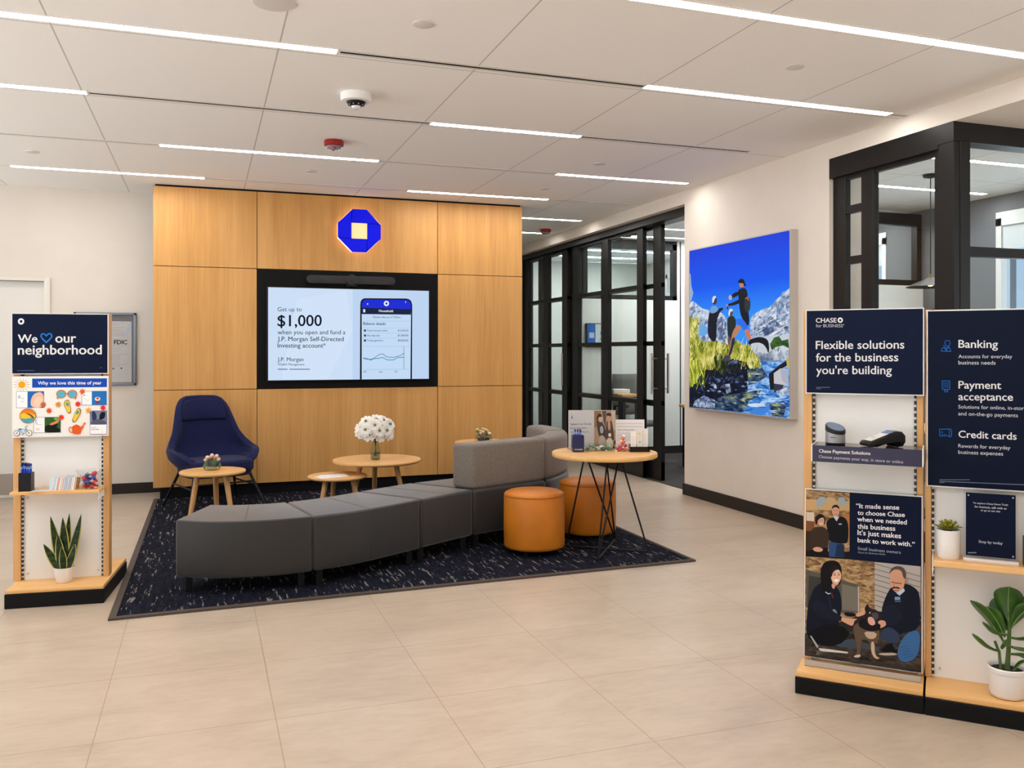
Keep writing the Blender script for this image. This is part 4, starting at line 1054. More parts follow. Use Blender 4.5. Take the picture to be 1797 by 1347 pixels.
M_pen = mat('blue_pen', (24, 60, 190), .35); M_penl = mat('pale_pen_grip', (130, 170, 226), .4); M_pend = mat('dark_blue_cap', (16, 24, 110), .35)
def pens(x, y, z, rz, n, w, h, label, group, cols=4, tilt=.02):
    c, s = math.cos(rz), math.sin(rz)
    for k in range(n):
        lx = (-.5 + (k % cols + .5) / cols) * w; ly = (-.5 + (k // cols + .5) / max(1, (n + cols - 1) // cols)) * w
        q = thing('pen', label, 'pen', (x + c * lx - s * ly, y + s * lx + c * ly, z + .004), rz, group)
        q.rotation_euler = (rnd.uniform(-tilt, tilt), rnd.uniform(-tilt, tilt), rz)
        hh = h * rnd.uniform(.97, 1.02)
        MB().cyl((0, 0), .0046, 0, hh * .80, 10).build('barrel', M_pen, q); MB().cyl((0, 0), .0050, hh * .80, hh * .91, 10).build('grip', M_penl, q)
        MB().cyl((0, 0), .0052, hh * .91, hh, 10, .004).box(-.001, .001, -.008, -.004, hh * .86, hh * .99).build('cap', M_pend, q)
def holder(x, y, z, rz, w, h, label, m, floor_m=None):
    r = thing('pen_holder', label, 'pen holder', (x, y, z), rz); t = .003; hw = w / 2
    b = MB(); b.box(-hw, hw, -hw, -hw + t, 0, h); b.box(-hw, hw, hw - t, hw, 0, h); b.box(-hw, -hw + t, -hw + t, hw - t, 0, h); b.box(hw - t, hw, -hw + t, hw - t, 0, h); b.box(-hw + t, hw - t, -hw + t, hw - t, 0, .003)
    b.build('cup', m, r, smooth=False)
    return r
x, y = atL(.080, .10)
holder(x, y, .609, LRZ, .062, .098, 'black square pen cup on the wood shelf under the season sign', M_blackp)
pens(x, y, .609, LRZ, 12, .05, .145, 'blue pen standing in the black cup on the left wood shelf', 'blue pens in the cup on the left shelf')
# leaflet, brochure row
x, y = atL(.155, .075)
o = MB().box(-.045, .045, -.035, .035, 0, .001).build('leaflet', mat('leaflet_print', (206, 206, 210), .5), smooth=False); o.location = (x, y, .6091); o.rotation_euler = (0, 0, LRZ + .1); tag(o, 'flat pale leaflet between the pen cup and the brochure row', 'leaflet')
bc = [(196, 214, 226), (214, 218, 222), (186, 204, 218), (220, 222, 226), (206, 160, 140), (226, 226, 226), (214, 190, 178), (190, 196, 206), (176, 186, 200), (196, 200, 208), (182, 188, 200), (206, 206, 212), (228, 226, 222), (200, 160, 120)]
for k in range(14):
    x, y = atL(.196 + .0096 * k, .115)
    q = thing('brochure', 'thin brochure standing in the tight row on the left wood shelf', 'brochure', (x, y, .609), LRZ, 'brochures in the row on the left shelf')
    b = MB(); fn = lambda X, Y, Z: (X + Z * .10, Y + Z * .25, Z); vs = [fn(X, Y, Z) for Z in (0, .066) for Y in (-.042, .042) for X in (0, .0084)]
    b.add(vs, [(0, 2, 3, 1), (4, 5, 7, 6), (0, 1, 5, 4), (2, 6, 7, 3), (0, 4, 6, 2), (1, 3, 7, 5)]); b.build('pages', M_print(bc[k]), q, smooth=False)
# candy bowl
M_cr = mat('red_candy_wrapper', (196, 40, 34), .3, spec=.6); M_cb = mat('blue_candy_wrapper', (34, 64, 150), .3, spec=.6); M_cw = mat('white_candy_twist', (236, 230, 226), .35); M_cg = mat('green_mint_wrapper', (96, 148, 104), .3)
def candy(x, y, z, m, label, group, R=.014, name='candy'):
    q = thing(name, label, 'candy', (x, y, z), 0, group); q.rotation_euler = (rnd.uniform(-.5, .5), rnd.uniform(-.6, .6), rnd.uniform(0, 6.3))
    MB().ell((0, 0, 0), R * 1.25, R, R * .8, 12, 8).build('sweet', m, q)
    for s in (-1, 1):
        b = MB(); rows = []
        for u, wd in ((.9, .25), (1.25, .18), (1.9, .8)):
            rows.append([(s * R * 1.25 * u, R * wd * math.cos(t), R * .45 * wd * math.sin(t)) for t in [2 * PI * k / 8 for k in range(8)]])
        b.grid(rows, closed_u=True); b.build('wrapper_twist', M_cw if m is not M_cg else m, q)
cx_, cy_ = atL(.395, .105)
q = thing('candy_bowl', 'clear flared bowl full of red and blue wrapped candies on the left wood shelf', 'bowl', (cx_, cy_, .609), LRZ + PI / 4)
b = MB()
def sq(h, z): return [(h, h, z), (-h, h, z), (-h, -h, z), (h, -h, z)]
b.grid([sq(.030, .002), sq(.036, .03), sq(.044, .075), sq(.052, .105)], closed_u=True); b.add(sq(.030, .002), [(0, 1, 2, 3)])
b.build('bowl', M_acr, q, smooth=False)
for k, (dx, dy, dz) in enumerate(((-.02, -.012, .016), (.012, -.018, .016), (.0, .014, .016), (.026, .008, .013), (-.022, .014, .036), (.016, -.02, .038), (-.008, -.024, .038), (.026, .002, .042), (.002, .004, .052), (-.026, -.004, .058), (.018, -.012, .062), (.006, .018, .068), (-.012, -.012, .074), (.022, .010, .080))):
    col = k in (4, 6, 8, 10, 12)
    candy(cx_ + dx, cy_ + dy, .609 + dz, M_cb if col else M_cr, 'blue wrapped candy in the clear bowl on the left shelf' if col else 'red wrapped candy in the clear bowl on the left shelf', 'blue candies in the left bowl' if col else 'red candies in the left bowl')
# snake plant
M_pot = mat('white_ceramic', (232, 230, 228), .35); M_soil = mat('potting_soil', (34, 24, 18), .95)
def strap_leaf(r, base, tip, wmax, bow, twist, mats, name='leaf', margin=.18, n=12, fold=.15, prof=None, rib=False):
    base, tip = Vector(base), Vector(tip); ax = tip - base; L = ax.length; d = ax.normalized()
    side = Vector((math.cos(twist), math.sin(twist), 0)); side = (side - d * side.dot(d)).normalized(); nrm = d.cross(side).normalized()
    b = MB(); cols = (-1, -1 + margin * 2, 0, 1 - margin * 2, 1); rows = []
    for i in range(n + 1):
        t = i / n
        w_ = wmax * (prof(t) if prof else (math.sin(PI * (.28 + .72 * t ** 1.0)) ** .8 if t < 1 else 0) if t < .999 else .02)
        p = base + ax * t + nrm * bow * math.sin(PI * t * .9)
        rows.append([tuple(p + side * (c * w_) + nrm * (fold * w_ * abs(c))) for c in cols])
    nu = 5; vs = [q for rr in rows for q in rr]
    for i in range(n):
        for k in range(nu - 1):
            b.add([], [], 0); b.f.append((i * nu + k, i * nu + k + 1, (i + 1) * nu + k + 1, (i + 1) * nu + k)); b.mi.append(1 if (k in (0, 3) and not rib) else 0)
    b.v = vs
    if rib: b.tube([Vector(rr[2]) - nrm * .0015 for rr in rows] , .0016, 5, mi=1, taper=[1.3 - .9 * i / n for i in range(n + 1)]); b.tube([Vector(rr[2]) + nrm * .0015 for rr in rows] , .0016, 5, mi=1, taper=[1.3 - .9 * i / n for i in range(n + 1)])
    o = b.build(name, mats, r, sharp=180)
    m = o.modifiers.new('t', 'SOLIDIFY'); m.thickness = .003; m.offset = 0
    return o
M_snake = noisy('snake_leaf', [(0.4, (18, 34, 20)), (0.6, (42, 66, 34))], 14, .4, 3, sc3=(1, 1, 4)); M_snakee = mat('yellow_leaf_margin', (188, 178, 84), .45)
x, y = atL(.262, .12)
q = thing('snake_plant', 'small snake plant with yellow-edged leaves in a white pot on the stand base', 'plant', (x, y, .098), LRZ)
MB().lathe([(.034, 0), (.040, .006), (.048, .05), (.051, .078), (.053, .084), (.049, .084), (.046, .074)], 36, cap1=False).build('pot', M_pot, q)
MB().lathe([(.0465, .073), (.04, .076)], 24).build('soil', M_soil, q)
for bx, by, tx, ty, tz, wm, tw in ((-.012, .0, -.066, -.01, .365, .019, .2), (0, .005, -.010, .01, .352, .022, -.1), (.004, .012, .022, .02, .372, .016, .4), (.016, 0, .086, .0, .368, .020, -.25), (-.02, -.012, -.098, -.02, .218, .018, .3), (.018, -.014, .062, -.03, .212, .018, -.4), (.0, -.014, -.006, -.03, .20, .016, 0), (-.012, -.008, -.028, -.02, .27, .019, .1)):
    strap_leaf(q, (bx, by, .072), (tx, ty, tz), wm * 1.3, .006, tw, (M_snake, M_snakee), margin=.11)

# ---- right stand, two bays
RO_ = (2.2205, 2.91, 0); RRZ = math.radians(-45.745)
def atR(x, y): c, s = math.cos(RRZ), math.sin(RRZ); return (RO_[0] + c * x - s * y, RO_[1] + s * x + c * y)
R1 = stand('display_stand', 'light wood display bay with the business poster and the card readers', RO_, RRZ, .465, ((.009, .043), (.437, .461)), .066, .087, 1.532, .17)
x, y = atR(.467, 0)
R2 = stand('display_stand', 'light wood display bay with the tall services sign and the leafy potted fig', (x, y, 0), RRZ, .465, ((-.001, .021), (.434, .458)), .066, .087, 1.525, .17)
p, a = board(R1, 'header_sign', .021, .463, 1.189, 1.533, .145, [(100, 57), (918, 47), (918, 652), (98, 635)])
a.bg((10, 21, 47)); a.text('CHASE', (166, 140), (311, 140), WHT, .018); octo_mark(a, 338, 124, 18, WHT, (10, 21, 47)); a.text('for BUSINESS', (166, 173), (356, 174), (200, 204, 214), .008)
a.circ(363, 156, 4, 4, (180, 186, 198), 8)
a.text('Flexible solutions', (165, 327), (787, 326), WHT, .013); a.text('for the business', (166, 415), (745, 415), WHT, .013); a.text("you're building", (168, 504), (699, 506), WHT, .013)
a.rect(166, 596, 264, 601, (96, 106, 130)); a.rect(166, 606, 200, 611, (96, 106, 130)); a.build(p)
p, a = board(R2, 'services_sign', .005, .463, .838, 1.522, .145, [(935.5, 57.1), (1896.2, 38.8), (1896.2, 1335), (935.5, 1276)])
a.bg((9, 19, 40))
a.text('Banking', (1153, 312), (1430, 314), WHT, .013); a.text('Accounts for everyday', (1152, 385), (1532, 386), (206, 210, 220)); a.text('business needs', (1152, 429), (1414, 431), (206, 210, 220))
a.text('Payment', (1153, 598), (1453, 602), WHT, .013); a.text('acceptance', (1152, 680), (1536, 684), WHT, .013); a.text('Solutions for online, in-store', (1151, 738), (1634, 750), (206, 210, 220)); a.text('and on-the-go payments', (1151, 786), (1572, 800), (206, 210, 220))
a.text('Credit cards', (1153, 942), (1562, 958), WHT, .013); a.text('Rewards for everyday', (1151, 1012), (1518, 1027), (206, 210, 220)); a.text('business expenses', (1151, 1056), (1467, 1069), (206, 210, 220))
I_ = (24, 98, 186)
a.line([(1058 + 3, 262), (1087, 262), (1094, 280), (1086, 300), (1064, 300), (1056, 280)], 5, I_, True); a.line([(1030, 336), (1036, 316), (1056, 308), (1046, 296), (1064, 322), (1078, 306), (1092, 314), (1098, 338), (1030, 336)], 5, I_); a.line([(1054, 312), (1064, 336), (1080, 312)], 4, I_)
a.line([(1037, 544), (1091, 546), (1090, 604), (1076, 606), (1074, 622), (1054, 621), (1053, 605), (1038, 603)], 5, I_, True)
for yy in (560, 574, 588): a.line([(1046, yy), (1082, yy + 1)], 4, I_)
a.line([(1060, 606), (1068, 607)], 8, I_)
a.line([(1018, 884), (1096, 882), (1104, 896), (1102, 932), (1090, 940), (1082, 930), (1020, 932)], 5, I_, True); a.line([(1030, 904), (1040, 904)], 6, I_); a.line([(1086, 888), (1088, 930)], 4, I_); a.line([(1030, 920), (1066, 921)], 3, I_)
a.rect(1018, 1236, 1232, 1241, (98, 108, 130)); a.poly([(1018, 1246), (1640, 1272), (1640, 1278), (1018, 1252)], (98, 108, 130)); a.rect(1018, 1256, 1054, 1261, (98, 108, 130)); a.build(p)
# acrylic riser shelf in bay 1
rs = MB().box(.064, .459, .022, .168, .986, .990).build('riser_shelf', mat('dark_gloss_top', (52, 42, 46), .12), R1, smooth=False)
fr = MB().box(.064, .459, .016, .022, .926, .990).build('label_strip', mat('violet_navy_label', (33, 30, 62), .35), R1, smooth=False)
a = Art(.395, .064, .0155, .064, .926, src=[(213, 392), (1622, 470), (1618, 665), (213, 582)], pr=M_print)
a.text('Chase Payment Solutions', (300, 478), (965, 517), WHT, .02); a.text('Choose payments your way, in store or online', (298, 543), (1380, 620), (210, 210, 222), .008); a.line([(800, 543), (1100, 552)], 3, (90, 90, 120)); a.build(fr)
for xx in (.060, .459): MB().box(xx, xx + .004, .016, .185, .926, .993).build('side_plate', M_wtrim, R1, smooth=False)
x, y = atR(.142, .095)
q = thing('card_reader', 'small round silver tap reader with a black top on the riser shelf', 'card reader', (x, y, .990), RRZ)
sl = lambda X, Y, Z: Z * (1 - .0) + (Y * .30 - X * .28) * max(0, Z - .01) / .06
def lz(prof, n=36, z_s=True):
    b = MB(); b.lathe(prof, n); b.v = [(X - Z * .0, Y, sl(X, Y, Z)) for X, Y, Z in b.v]; return b
lz([(.036, 0), (.038, .004), (.038, .008)]).build('foot', M_blackp, q); lz([(.038, .008), (.0375, .052)]).build('body', mat('silver_grey_plastic', (150, 150, 152), .35, .3), q)
lz([(.0385, .052), (.0385, .067), (.036, .071)]).build('top_ring', M_blackp, q); lz([(.034, .0712), (.0, .0715)]).build('tap_pad', mat('blue_grey_gloss', (92, 112, 146), .12), q)
b = MB(); b.tube([(-.014, -.0376, .032), (-.008, -.0383, .029), (-.002, -.0386, .031), (.004, -.0385, .029)], .0012, 6); b.build('mark', mat('dark_mark', (50, 50, 54), .5), q)
x, y = atR(.325, .09)
q = thing('card_terminal', 'black handheld card terminal with a lit screen lying tilted on the riser shelf', 'card terminal', (x, y, .990), RRZ + .6)
P = [(-.085, .004), (-.088, .014), (-.080, .022), (.030, .062), (.052, .060), (.066, .044), (.066, .020), (.056, .004), (.030, 0), (.018, .016), (-.02, .012), (-.05, .002)]
MB().prism(P, -.036, .036, fn=lambda X, Y, Z: (X, Z, Y)).build('body', M_blackp, q, bevel=.004)
tl = math.atan2(.040, .110)
scrn = MB(); n_ = Vector((-math.sin(tl), 0, math.cos(tl)))
def onface(u, v, h=.0012): return (-.080 + (.110) * u - math.sin(tl) * h, v, .022 + .040 * u + math.cos(tl) * h)
MB().add([onface(.06, -.028), onface(.72, -.028), onface(.72, .028), onface(.06, .028)], [(0, 1, 2, 3)]).build('screen', mat('terminal_screen', (206, 200, 192), .2, emit=(200, 196, 190), es=.25), q, smooth=False)
MB().add([onface(.72, -.028), onface(.97, -.028), onface(.97, .028), onface(.72, .028)], [(0, 1, 2, 3)]).build('screen_header', mat('terminal_blue', (60, 100, 156), .15), q, smooth=False)
b = MB()
for u, v in ((.25, -.008), (.25, .004), (.32, -.004), (.32, .008)): b.add([onface(u, v, .002), onface(u + .04, v, .002), onface(u + .04, v + .007, .002), onface(u, v + .007, .002)], [(0, 1, 2, 3)])
b.build('screen_icon', mat('icon_grey', (120, 116, 112), .4), q, smooth=False)

# bay 2 items
MB().box(.030, .455, .028, .172, .553, .575).build('shelf', M_birch, R2, bevel=.002, seg=1)
for xx in (.025, .431): MB().box(xx, xx + .004, .05, .19, .52, .578).build('bracket', M_wtrim, R2, smooth=False)
def lobes(prof, n=32): return MB().lathe(prof, n, cap1=False)
x, y = atR(.547, .10)
q = thing('succulent', 'small yellow-green succulent in a white cylinder pot on the shelf', 'plant', (x, y, .575), RRZ)
lobes([(.034, 0), (.038, .006), (.040, .05), (.041, .108), (.039, .110), (.037, .100)], 36).build('pot', M_pot, q); MB().lathe([(.0372, .098), (.02, .102)], 20).build('soil', M_soil, q)
M_suc = noisy('succulent_leaf', [(0.35, (128, 138, 40)), (0.65, (210, 188, 52))], 60, .45, 2); M_sucd = mat('succulent_tip', (64, 86, 30), .45)
for n, el, Lr, zz in ((8, .35, .052, .104), (7, .75, .046, .108), (5, 1.15, .038, .112)):
    for k in range(n):
        t = 2 * PI * k / n + el * 2
        strap_leaf(q, (.006 * math.cos(t), .006 * math.sin(t), zz), (Lr * math.cos(el) * math.cos(t), Lr * math.cos(el) * math.sin(t), zz + Lr * math.sin(el)), .0125, .003, t + PI / 2, (M_suc, M_sucd), margin=.10, n=7, fold=.3)
x, y = atR(.688, .092)
q = thing('acrylic_sign', 'navy sign in a clear acrylic holder on the shelf beside the succulent', 'sign', (x, y, .575), RRZ)
b = MB(); b.box(-.089, .089, -.004, .004, .012, .262); b.build('panel', M_acr, q, smooth=False)
MB().box(-.091, .091, -.022, .030, 0, .012).build('foot', mat('frosted_acrylic', (214, 208, 204), .25), q, bevel=.002)
ins_ = MB().box(-.0815, .0815, -.0012, .0012, .021, .256).build('insert', M_print((8, 18, 42)), q, smooth=False)
a = Art(.163, .235, -.0048, -.0815, .021, src=[(540, 48), (1312, 98), (1300, 1100), (528, 1020)], pr=M_print)
a.bg((8, 18, 42)); a.text('To explore Chase Smart Tools', (648, 222), (1190, 258), (226, 228, 234), .012); a.text('for business, talk with us', (672, 282), (1165, 316), (226, 228, 234), .012); a.text('or go to our site', (766, 338), (1066, 360), (226, 228, 234), .012)
a.text('Stop by today', (728, 832), (1100, 866), (206, 210, 220), .012); a.rect(560, 978, 690, 996, (120, 130, 150))
a.build(q, 'print')
b = MB()
for X, Z in ((-.073, .247), (.073, .247), (.073, .030)): b.prism([(X + .003 * math.cos(2 * PI * k / 12), Z + .003 * math.sin(2 * PI * k / 12)) for k in range(12)], .004, .0075, fn=lambda x_, y_, z_: (x_, -z_, y_))
b.build('stud', M_alu, q)
x, y = atR(.826, .095)
holder(x, y, .575, RRZ, .064, .105, 'black pen cup at the picture edge on the shelf beside the navy acrylic sign', M_blackp)
pens(x, y, .575, RRZ, 8, .05, .145, 'blue pen standing in the black cup beside the navy acrylic sign', 'blue pens in the right shelf cup')
# fig
M_fig = noisy('fig_leaf', [(0.3, (36, 72, 22)), (0.7, (62, 104, 36))], 16, .35, 4, spec=.5); M_vein = mat('fig_vein', (104, 138, 66), .4); M_figs = mat('fig_stem', (78, 104, 44), .6)
x, y = atR(.742, .092)
q = thing('potted_fig', 'broad-leaved fig plant in a white rimmed pot on the stand base', 'plant', (x, y, .087), RRZ)
lobes([(.046, .0), (.054, .004), (.056, .010), (.060, .016), (.061, .090), (.066, .094), (.067, .108), (.064, .112), (.058, .108), (.056, .098)], 44).build('pot', M_pot, q); MB().lathe([(.0565, .095), (.02, .099)], 28).build('soil', M_soil, q)
MB().lathe([(.050, -.0), (.0585, .0055), (.058, .0075)], 36).build('saucer', mat('clay_saucer', (206, 184, 164), .6), q)
b = MB(); b.tube([(0, 0, .09), (.004, 0, .16), (.008, .004, .24), (.004, .004, .31)], .008, 10, taper=[1.2, 1, .8, .5]); b.tube([(-.02, -.01, .09), (-.026, -.012, .16), (-.04, -.01, .20)], .005, 8); b.build('trunk', M_figs, q)
obov = lambda t: max(.04, (math.sin(PI * min(1, t ** 1.25)) ** .62) * (.55 + .6 * t) * (1 + .05 * math.sin(9 * t)))
for bx, by, bz, tx, ty, tz, wm, tw, bow in (
    (.004, 0, .275, .006, -.012, .405, .052, .05, .016), (-.012, 0, .20, -.122, .0, .335, .034, -.75, .012), (-.008, -.01, .22, -.07, -.02, .325, .032, -.5, .012),
    (.0, -.012, .23, -.078, -.062, .285, .028, -.9, -.02), (-.024, -.012, .165, -.112, -.05, .232, .026, -.8, -.016), (.012, -.008, .22, .105, -.035, .27, .036, .7, -.02),
    (.012, .004, .25, .09, .0, .345, .042, .6, .014), (.008, -.014, .19, .098, -.06, .212, .03, .9, -.014), (.01, -.01, .16, .075, -.05, .15, .024, 1.0, .01), (0, .012, .24, -.03, .06, .35, .038, .1, .01), (.006, .01, .25, .05, .055, .37, .04, .3, .01), (-.01, -.015, .19, -.02, -.07, .215, .022, 1.2, -.01), (.02, -.02, .105, .07, -.055, .16, .018, .8, .008)):
    strap_leaf(q, (bx, by, bz), (tx, ty, tz), wm, bow, tw, (M_fig, M_vein), margin=.25, n=14, fold=.22, prof=obov, rib=True)
# ------------------------------------------------------------------ poster on bay 1
def pnoise(name, stops, scale, sc3=(1, 1, 1), dist=0.0, detail=4):
    return noisy(name, stops, scale, .5, detail, 0, sc3, dist=dist, spec=.1)
p, a = board(R1, 'poster', .018, .458, .116, .797, .112, [(97, 57), (872, 120), (855, 1270), (75, 1145)], lean=.055, th=.008)
PB = pnoise('print_stone', [(0.35, (92, 68, 44)), (0.5, (150, 120, 84)), (0.65, (186, 158, 118))], 26, (1, 1, 2.4), 1.0)
PG = pnoise('print_ground', [(0.35, (30, 27, 26)), (0.6, (74, 64, 56)), (0.75, (106, 94, 82))], 22, (1, 1, 3), .8)
SKIN = (206, 156, 128); SKIN2 = (176, 120, 94); BLK = (16, 16, 20); NVY = (20, 24, 38)
a.bg((44, 40, 38))
# upper left picture: standing couple in a room
a.poly([(97, 60), (390, 84), (386, 517), (92, 495)], PB)
a.poly([(97, 120), (388, 140), (388, 200), (97, 190)], (196, 158, 110)); a.poly([(160, 140), (190, 104), (232, 110), (222, 150), (190, 170), (180, 196)], (150, 166, 176), 1); a.poly([(300, 150), (320, 110), (355, 112), (368, 170), (340, 180), (330, 150)], (150, 166, 176), 1); a.poly([(225, 110), (295, 112), (300, 160), (240, 166)], (190, 164, 122), 1)
a.poly([(97, 205), (150, 208), (150, 268), (97, 262)], (208, 190, 170)); a.poly([(97, 262), (150, 268), (150, 330), (94, 330)], (120, 76, 44)); a.poly([(340, 220), (388, 222), (386, 410), (350, 400)], (164, 112, 66)); a.poly([(94, 330), (140, 330), (130, 480), (92, 480)], (54, 38, 28))
a.poly([(92, 460), (386, 470), (386, 517), (92, 495)], (26, 22, 22))
a.poly([(228, 270), (262, 248), (290, 240), (330, 236), (366, 254), (380, 300), (376, 405), (356, 418), (250, 412), (238, 330)], (18, 18, 24), 1)
a.poly([(246, 402), (348, 420), (350, 508), (246, 500)], (40, 72, 120)); a.poly([(300, 420), (348, 422), (350, 508), (286, 500)], (30, 44, 70))
a.poly([(276, 236), (300, 270), (318, 240)], (190, 196, 214)); a.circ(294, 204, 24, 34, SKIN); a.poly([(268, 196), (272, 168), (296, 158), (318, 170), (320, 200), (312, 182), (290, 176), (274, 184)], (48, 38, 32), 1); a.rect(282, 196, 290, 200, (70, 50, 44)); a.rect(298, 196, 306, 200, (70, 50, 44)); a.line([(284, 222), (304, 222)], 4, (150, 90, 76)); a.rect(314, 284, 334, 292, (190, 190, 200))
a.poly([(130, 320), (160, 304), (215, 306), (244, 330), (250, 380), (236, 440), (220, 460), (140, 462), (122, 420), (122, 360)], (58, 44, 36), 1)
a.poly([(120, 455), (240, 440), (236, 500), (118, 492)], (20, 18, 20)); a.poly([(158, 300), (156, 240), (176, 220), (205, 220), (226, 244), (222, 300), (206, 262), (180, 262)], (30, 24, 22), 1); a.circ(195, 266, 22, 32, SKIN); a.poly([(170, 268), (172, 236), (196, 226), (212, 244), (190, 246)], (34, 26, 24), 1); a.rect(183, 260, 190, 264, (70, 50, 44)); a.rect(200, 260, 207, 264, (70, 50, 44)); a.line([(186, 284), (206, 284)], 5, (230, 210, 204))
a.poly([(140, 440), (172, 434), (204, 446), (206, 462), (176, 470), (142, 460)], SKIN, 1)
# quote panel
a.poly([(390, 84), (872, 120), (860, 572), (384, 518)], (9, 19, 44))
for t, xa_, ya, xb_, yb in (('\u201cIt made sense', 432, 184, 720, 200), ('to choose Chase', 442, 228, 757, 248), ('when we needed', 440, 270, 770, 298), ('this business', 440, 318, 692, 338), ("It's just makes", 440, 360, 730, 388), ('bank to work with.\u201d', 440, 408, 822, 444)):
    a.text(t, (xa_, ya), (xb_, yb), (232, 232, 236), .018)
a.text('Small business owners', (440, 458), (728, 490), (170, 178, 196), .008); a.text('Chase for Business clients', (440, 480), (624, 496), (170, 178, 196), .004)
# lower picture: woman and man crouching with a dog outside a stone house
a.poly([(92, 497), (384, 520), (552, 540), (548, 860), (80, 1000)], PB)
a.poly([(552, 540), (860, 574), (856, 900), (548, 860)], (172, 166, 160))
for k in range(9): a.line([(552, 552 + 34 * k), (860, 640 + 36 * k)], 6, (124, 118, 114))
a.poly([(92, 580), (180, 610), (450, 690), (446, 870), (300, 860), (88, 830)], (86, 82, 74)); a.poly([(110, 620), (200, 640), (196, 830), (100, 820)], (60, 58, 54)); a.poly([(330, 680), (436, 706), (434, 862), (330, 850)], (112, 108, 98)); a.line([(442, 700), (440, 868)], 9, (176, 172, 160))
a.poly([(78, 1000), (550, 990), (856, 960), (855, 1270), (75, 1145)], PG)
a.poly([(260, 1060), (400, 1040), (580, 1100), (570, 1120), (300, 1090)], (60, 72, 84))
# woman
a.poly([(118, 760), (150, 690), (220, 660), (290, 690), (322, 740), (330, 850), (300, 930), (330, 1010), (380, 980), (372, 1030), (300, 1070), (250, 1090), (150, 1070), (84, 1010), (92, 900), (100, 820)], NVY, 2)
a.poly([(100, 990), (250, 930), (380, 980), (350, 1060), (230, 1096), (100, 1040)], BLK, 1)
a.poly([(190, 680), (186, 600), (206, 540), (252, 522), (305, 530), (330, 570), (330, 640), (318, 690), (270, 700), (230, 740), (200, 720)], (22, 18, 20), 2)
a.poly([(256, 620), (264, 590), (300, 578), (324, 600), (328, 640), (310, 676), (284, 682), (262, 660)], (222, 178, 152), 2)
a.poly([(240, 640), (236, 580), (270, 552), (318, 560), (328, 590), (300, 584), (270, 600), (258, 640)], (26, 20, 22), 2)
a.poly([(262, 676), (290, 684), (278, 716), (262, 700)], SKIN, 1); a.rect(276, 618, 290, 623, (50, 34, 34)); a.rect(304, 618, 318, 623, (50, 34, 34)); a.poly([(276, 650), (312, 648), (300, 666), (284, 664)], (244, 236, 232), 1); a.line([(297, 624), (302, 642)], 4, (190, 140, 118))
a.poly([(258, 600), (276, 572), (300, 566), (288, 590), (270, 606), (262, 640)], (38, 28, 30), 1); a.line([(274, 610), (290, 607)], 3, (60, 42, 38)); a.line([(304, 607), (318, 610)], 3, (60, 42, 38)); a.poly([(262, 664), (284, 682), (312, 672), (300, 690), (276, 690)], (196, 148, 124), 1)
a.line([(222, 732), (240, 744), (252, 740)], 6, (210, 206, 216)); a.line([(262, 740), (268, 770)], 4, (150, 60, 60)); a.line([(240, 760), (262, 860)], 3, (52, 58, 80)); a.poly([(262, 850), (280, 840), (300, 870), (286, 880)], (120, 130, 140), 1)
a.poly([(120, 800), (180, 780), (240, 840), (340, 900), (330, 926), (240, 912), (150, 880)], (26, 30, 46), 2)
a.poly([(326, 898), (372, 906), (438, 910), (412, 920), (404, 950), (390, 956), (340, 930), (322, 918)], SKIN, 1); a.poly([(416, 880), (456, 866), (470, 840), (484, 846), (486, 880), (460, 890), (430, 898)], SKIN, 1); a.poly([(340, 862), (420, 872), (420, 896), (350, 892)], NVY, 1)
# man
a.poly([(640, 730), (680, 690), (760, 682), (820, 710), (856, 760), (852, 990), (740, 1000), (720, 1020), (640, 980), (580, 960), (600, 900), (594, 840)], NVY, 2)
a.poly([(590, 990), (650, 960), (720, 1020), (700, 1080), (620, 1060), (580, 1040)], (46, 60, 86), 1)
a.poly([(570, 1130), (700, 1130), (760, 1010), (854, 985), (850, 1120), (800, 1190), (740, 1205), (700, 1180), (690, 1130), (650, 1060)], BLK, 1)
a.poly([(694, 1130), (720, 1060), (770, 1000), (854, 985), (846, 1130), (800, 1190), (730, 1202), (700, 1170)], (58, 100, 150), 2)
for k in range(5): a.line([(716 + 6 * k, 1100 + 18 * k), (770 + 8 * k, 1092 + 16 * k)], 3, (40, 76, 122))
a.poly([(560, 1136), (690, 1136), (694, 1152), (590, 1152)], (180, 168, 156), 1)
a.poly([(655, 640), (656, 596), (690, 570), (730, 580), (756, 620), (752, 690), (730, 740), (690, 744), (664, 710), (652, 680)], (200, 150, 122), 2)
a.poly([(650, 620), (656, 590), (690, 566), (740, 572), (764, 610), (758, 660), (740, 640), (734, 600), (700, 588), (670, 596)], (84, 74, 70), 2)
a.circ(764, 660, 9, 16, SKIN2); a.line([(664, 672), (700, 680)], 5, (70, 56, 50)); a.line([(704, 680), (730, 684)], 5, (70, 56, 50)); a.poly([(664, 708), (690, 700), (722, 712), (716, 720), (690, 712), (672, 718)], (46, 36, 32), 1); a.line([(682, 728), (712, 728)], 5, (150, 92, 80)); a.line([(684, 674), (676, 700), (690, 704)], 4, (164, 112, 90))
a.poly([(694, 744), (746, 714), (752, 732), (716, 762)], (180, 196, 214)); a.rect(684, 770, 720, 790, (120, 150, 190)); a.rect(684, 796, 724, 802, (96, 120, 156))
a.poly([(600, 850), (660, 810), (720, 860), (740, 900), (680, 960), (620, 960), (600, 920)], (26, 30, 46), 2)
a.poly([(546, 960), (560, 930), (596, 918), (622, 930), (624, 956), (590, 972), (560, 974)], SKIN, 1)
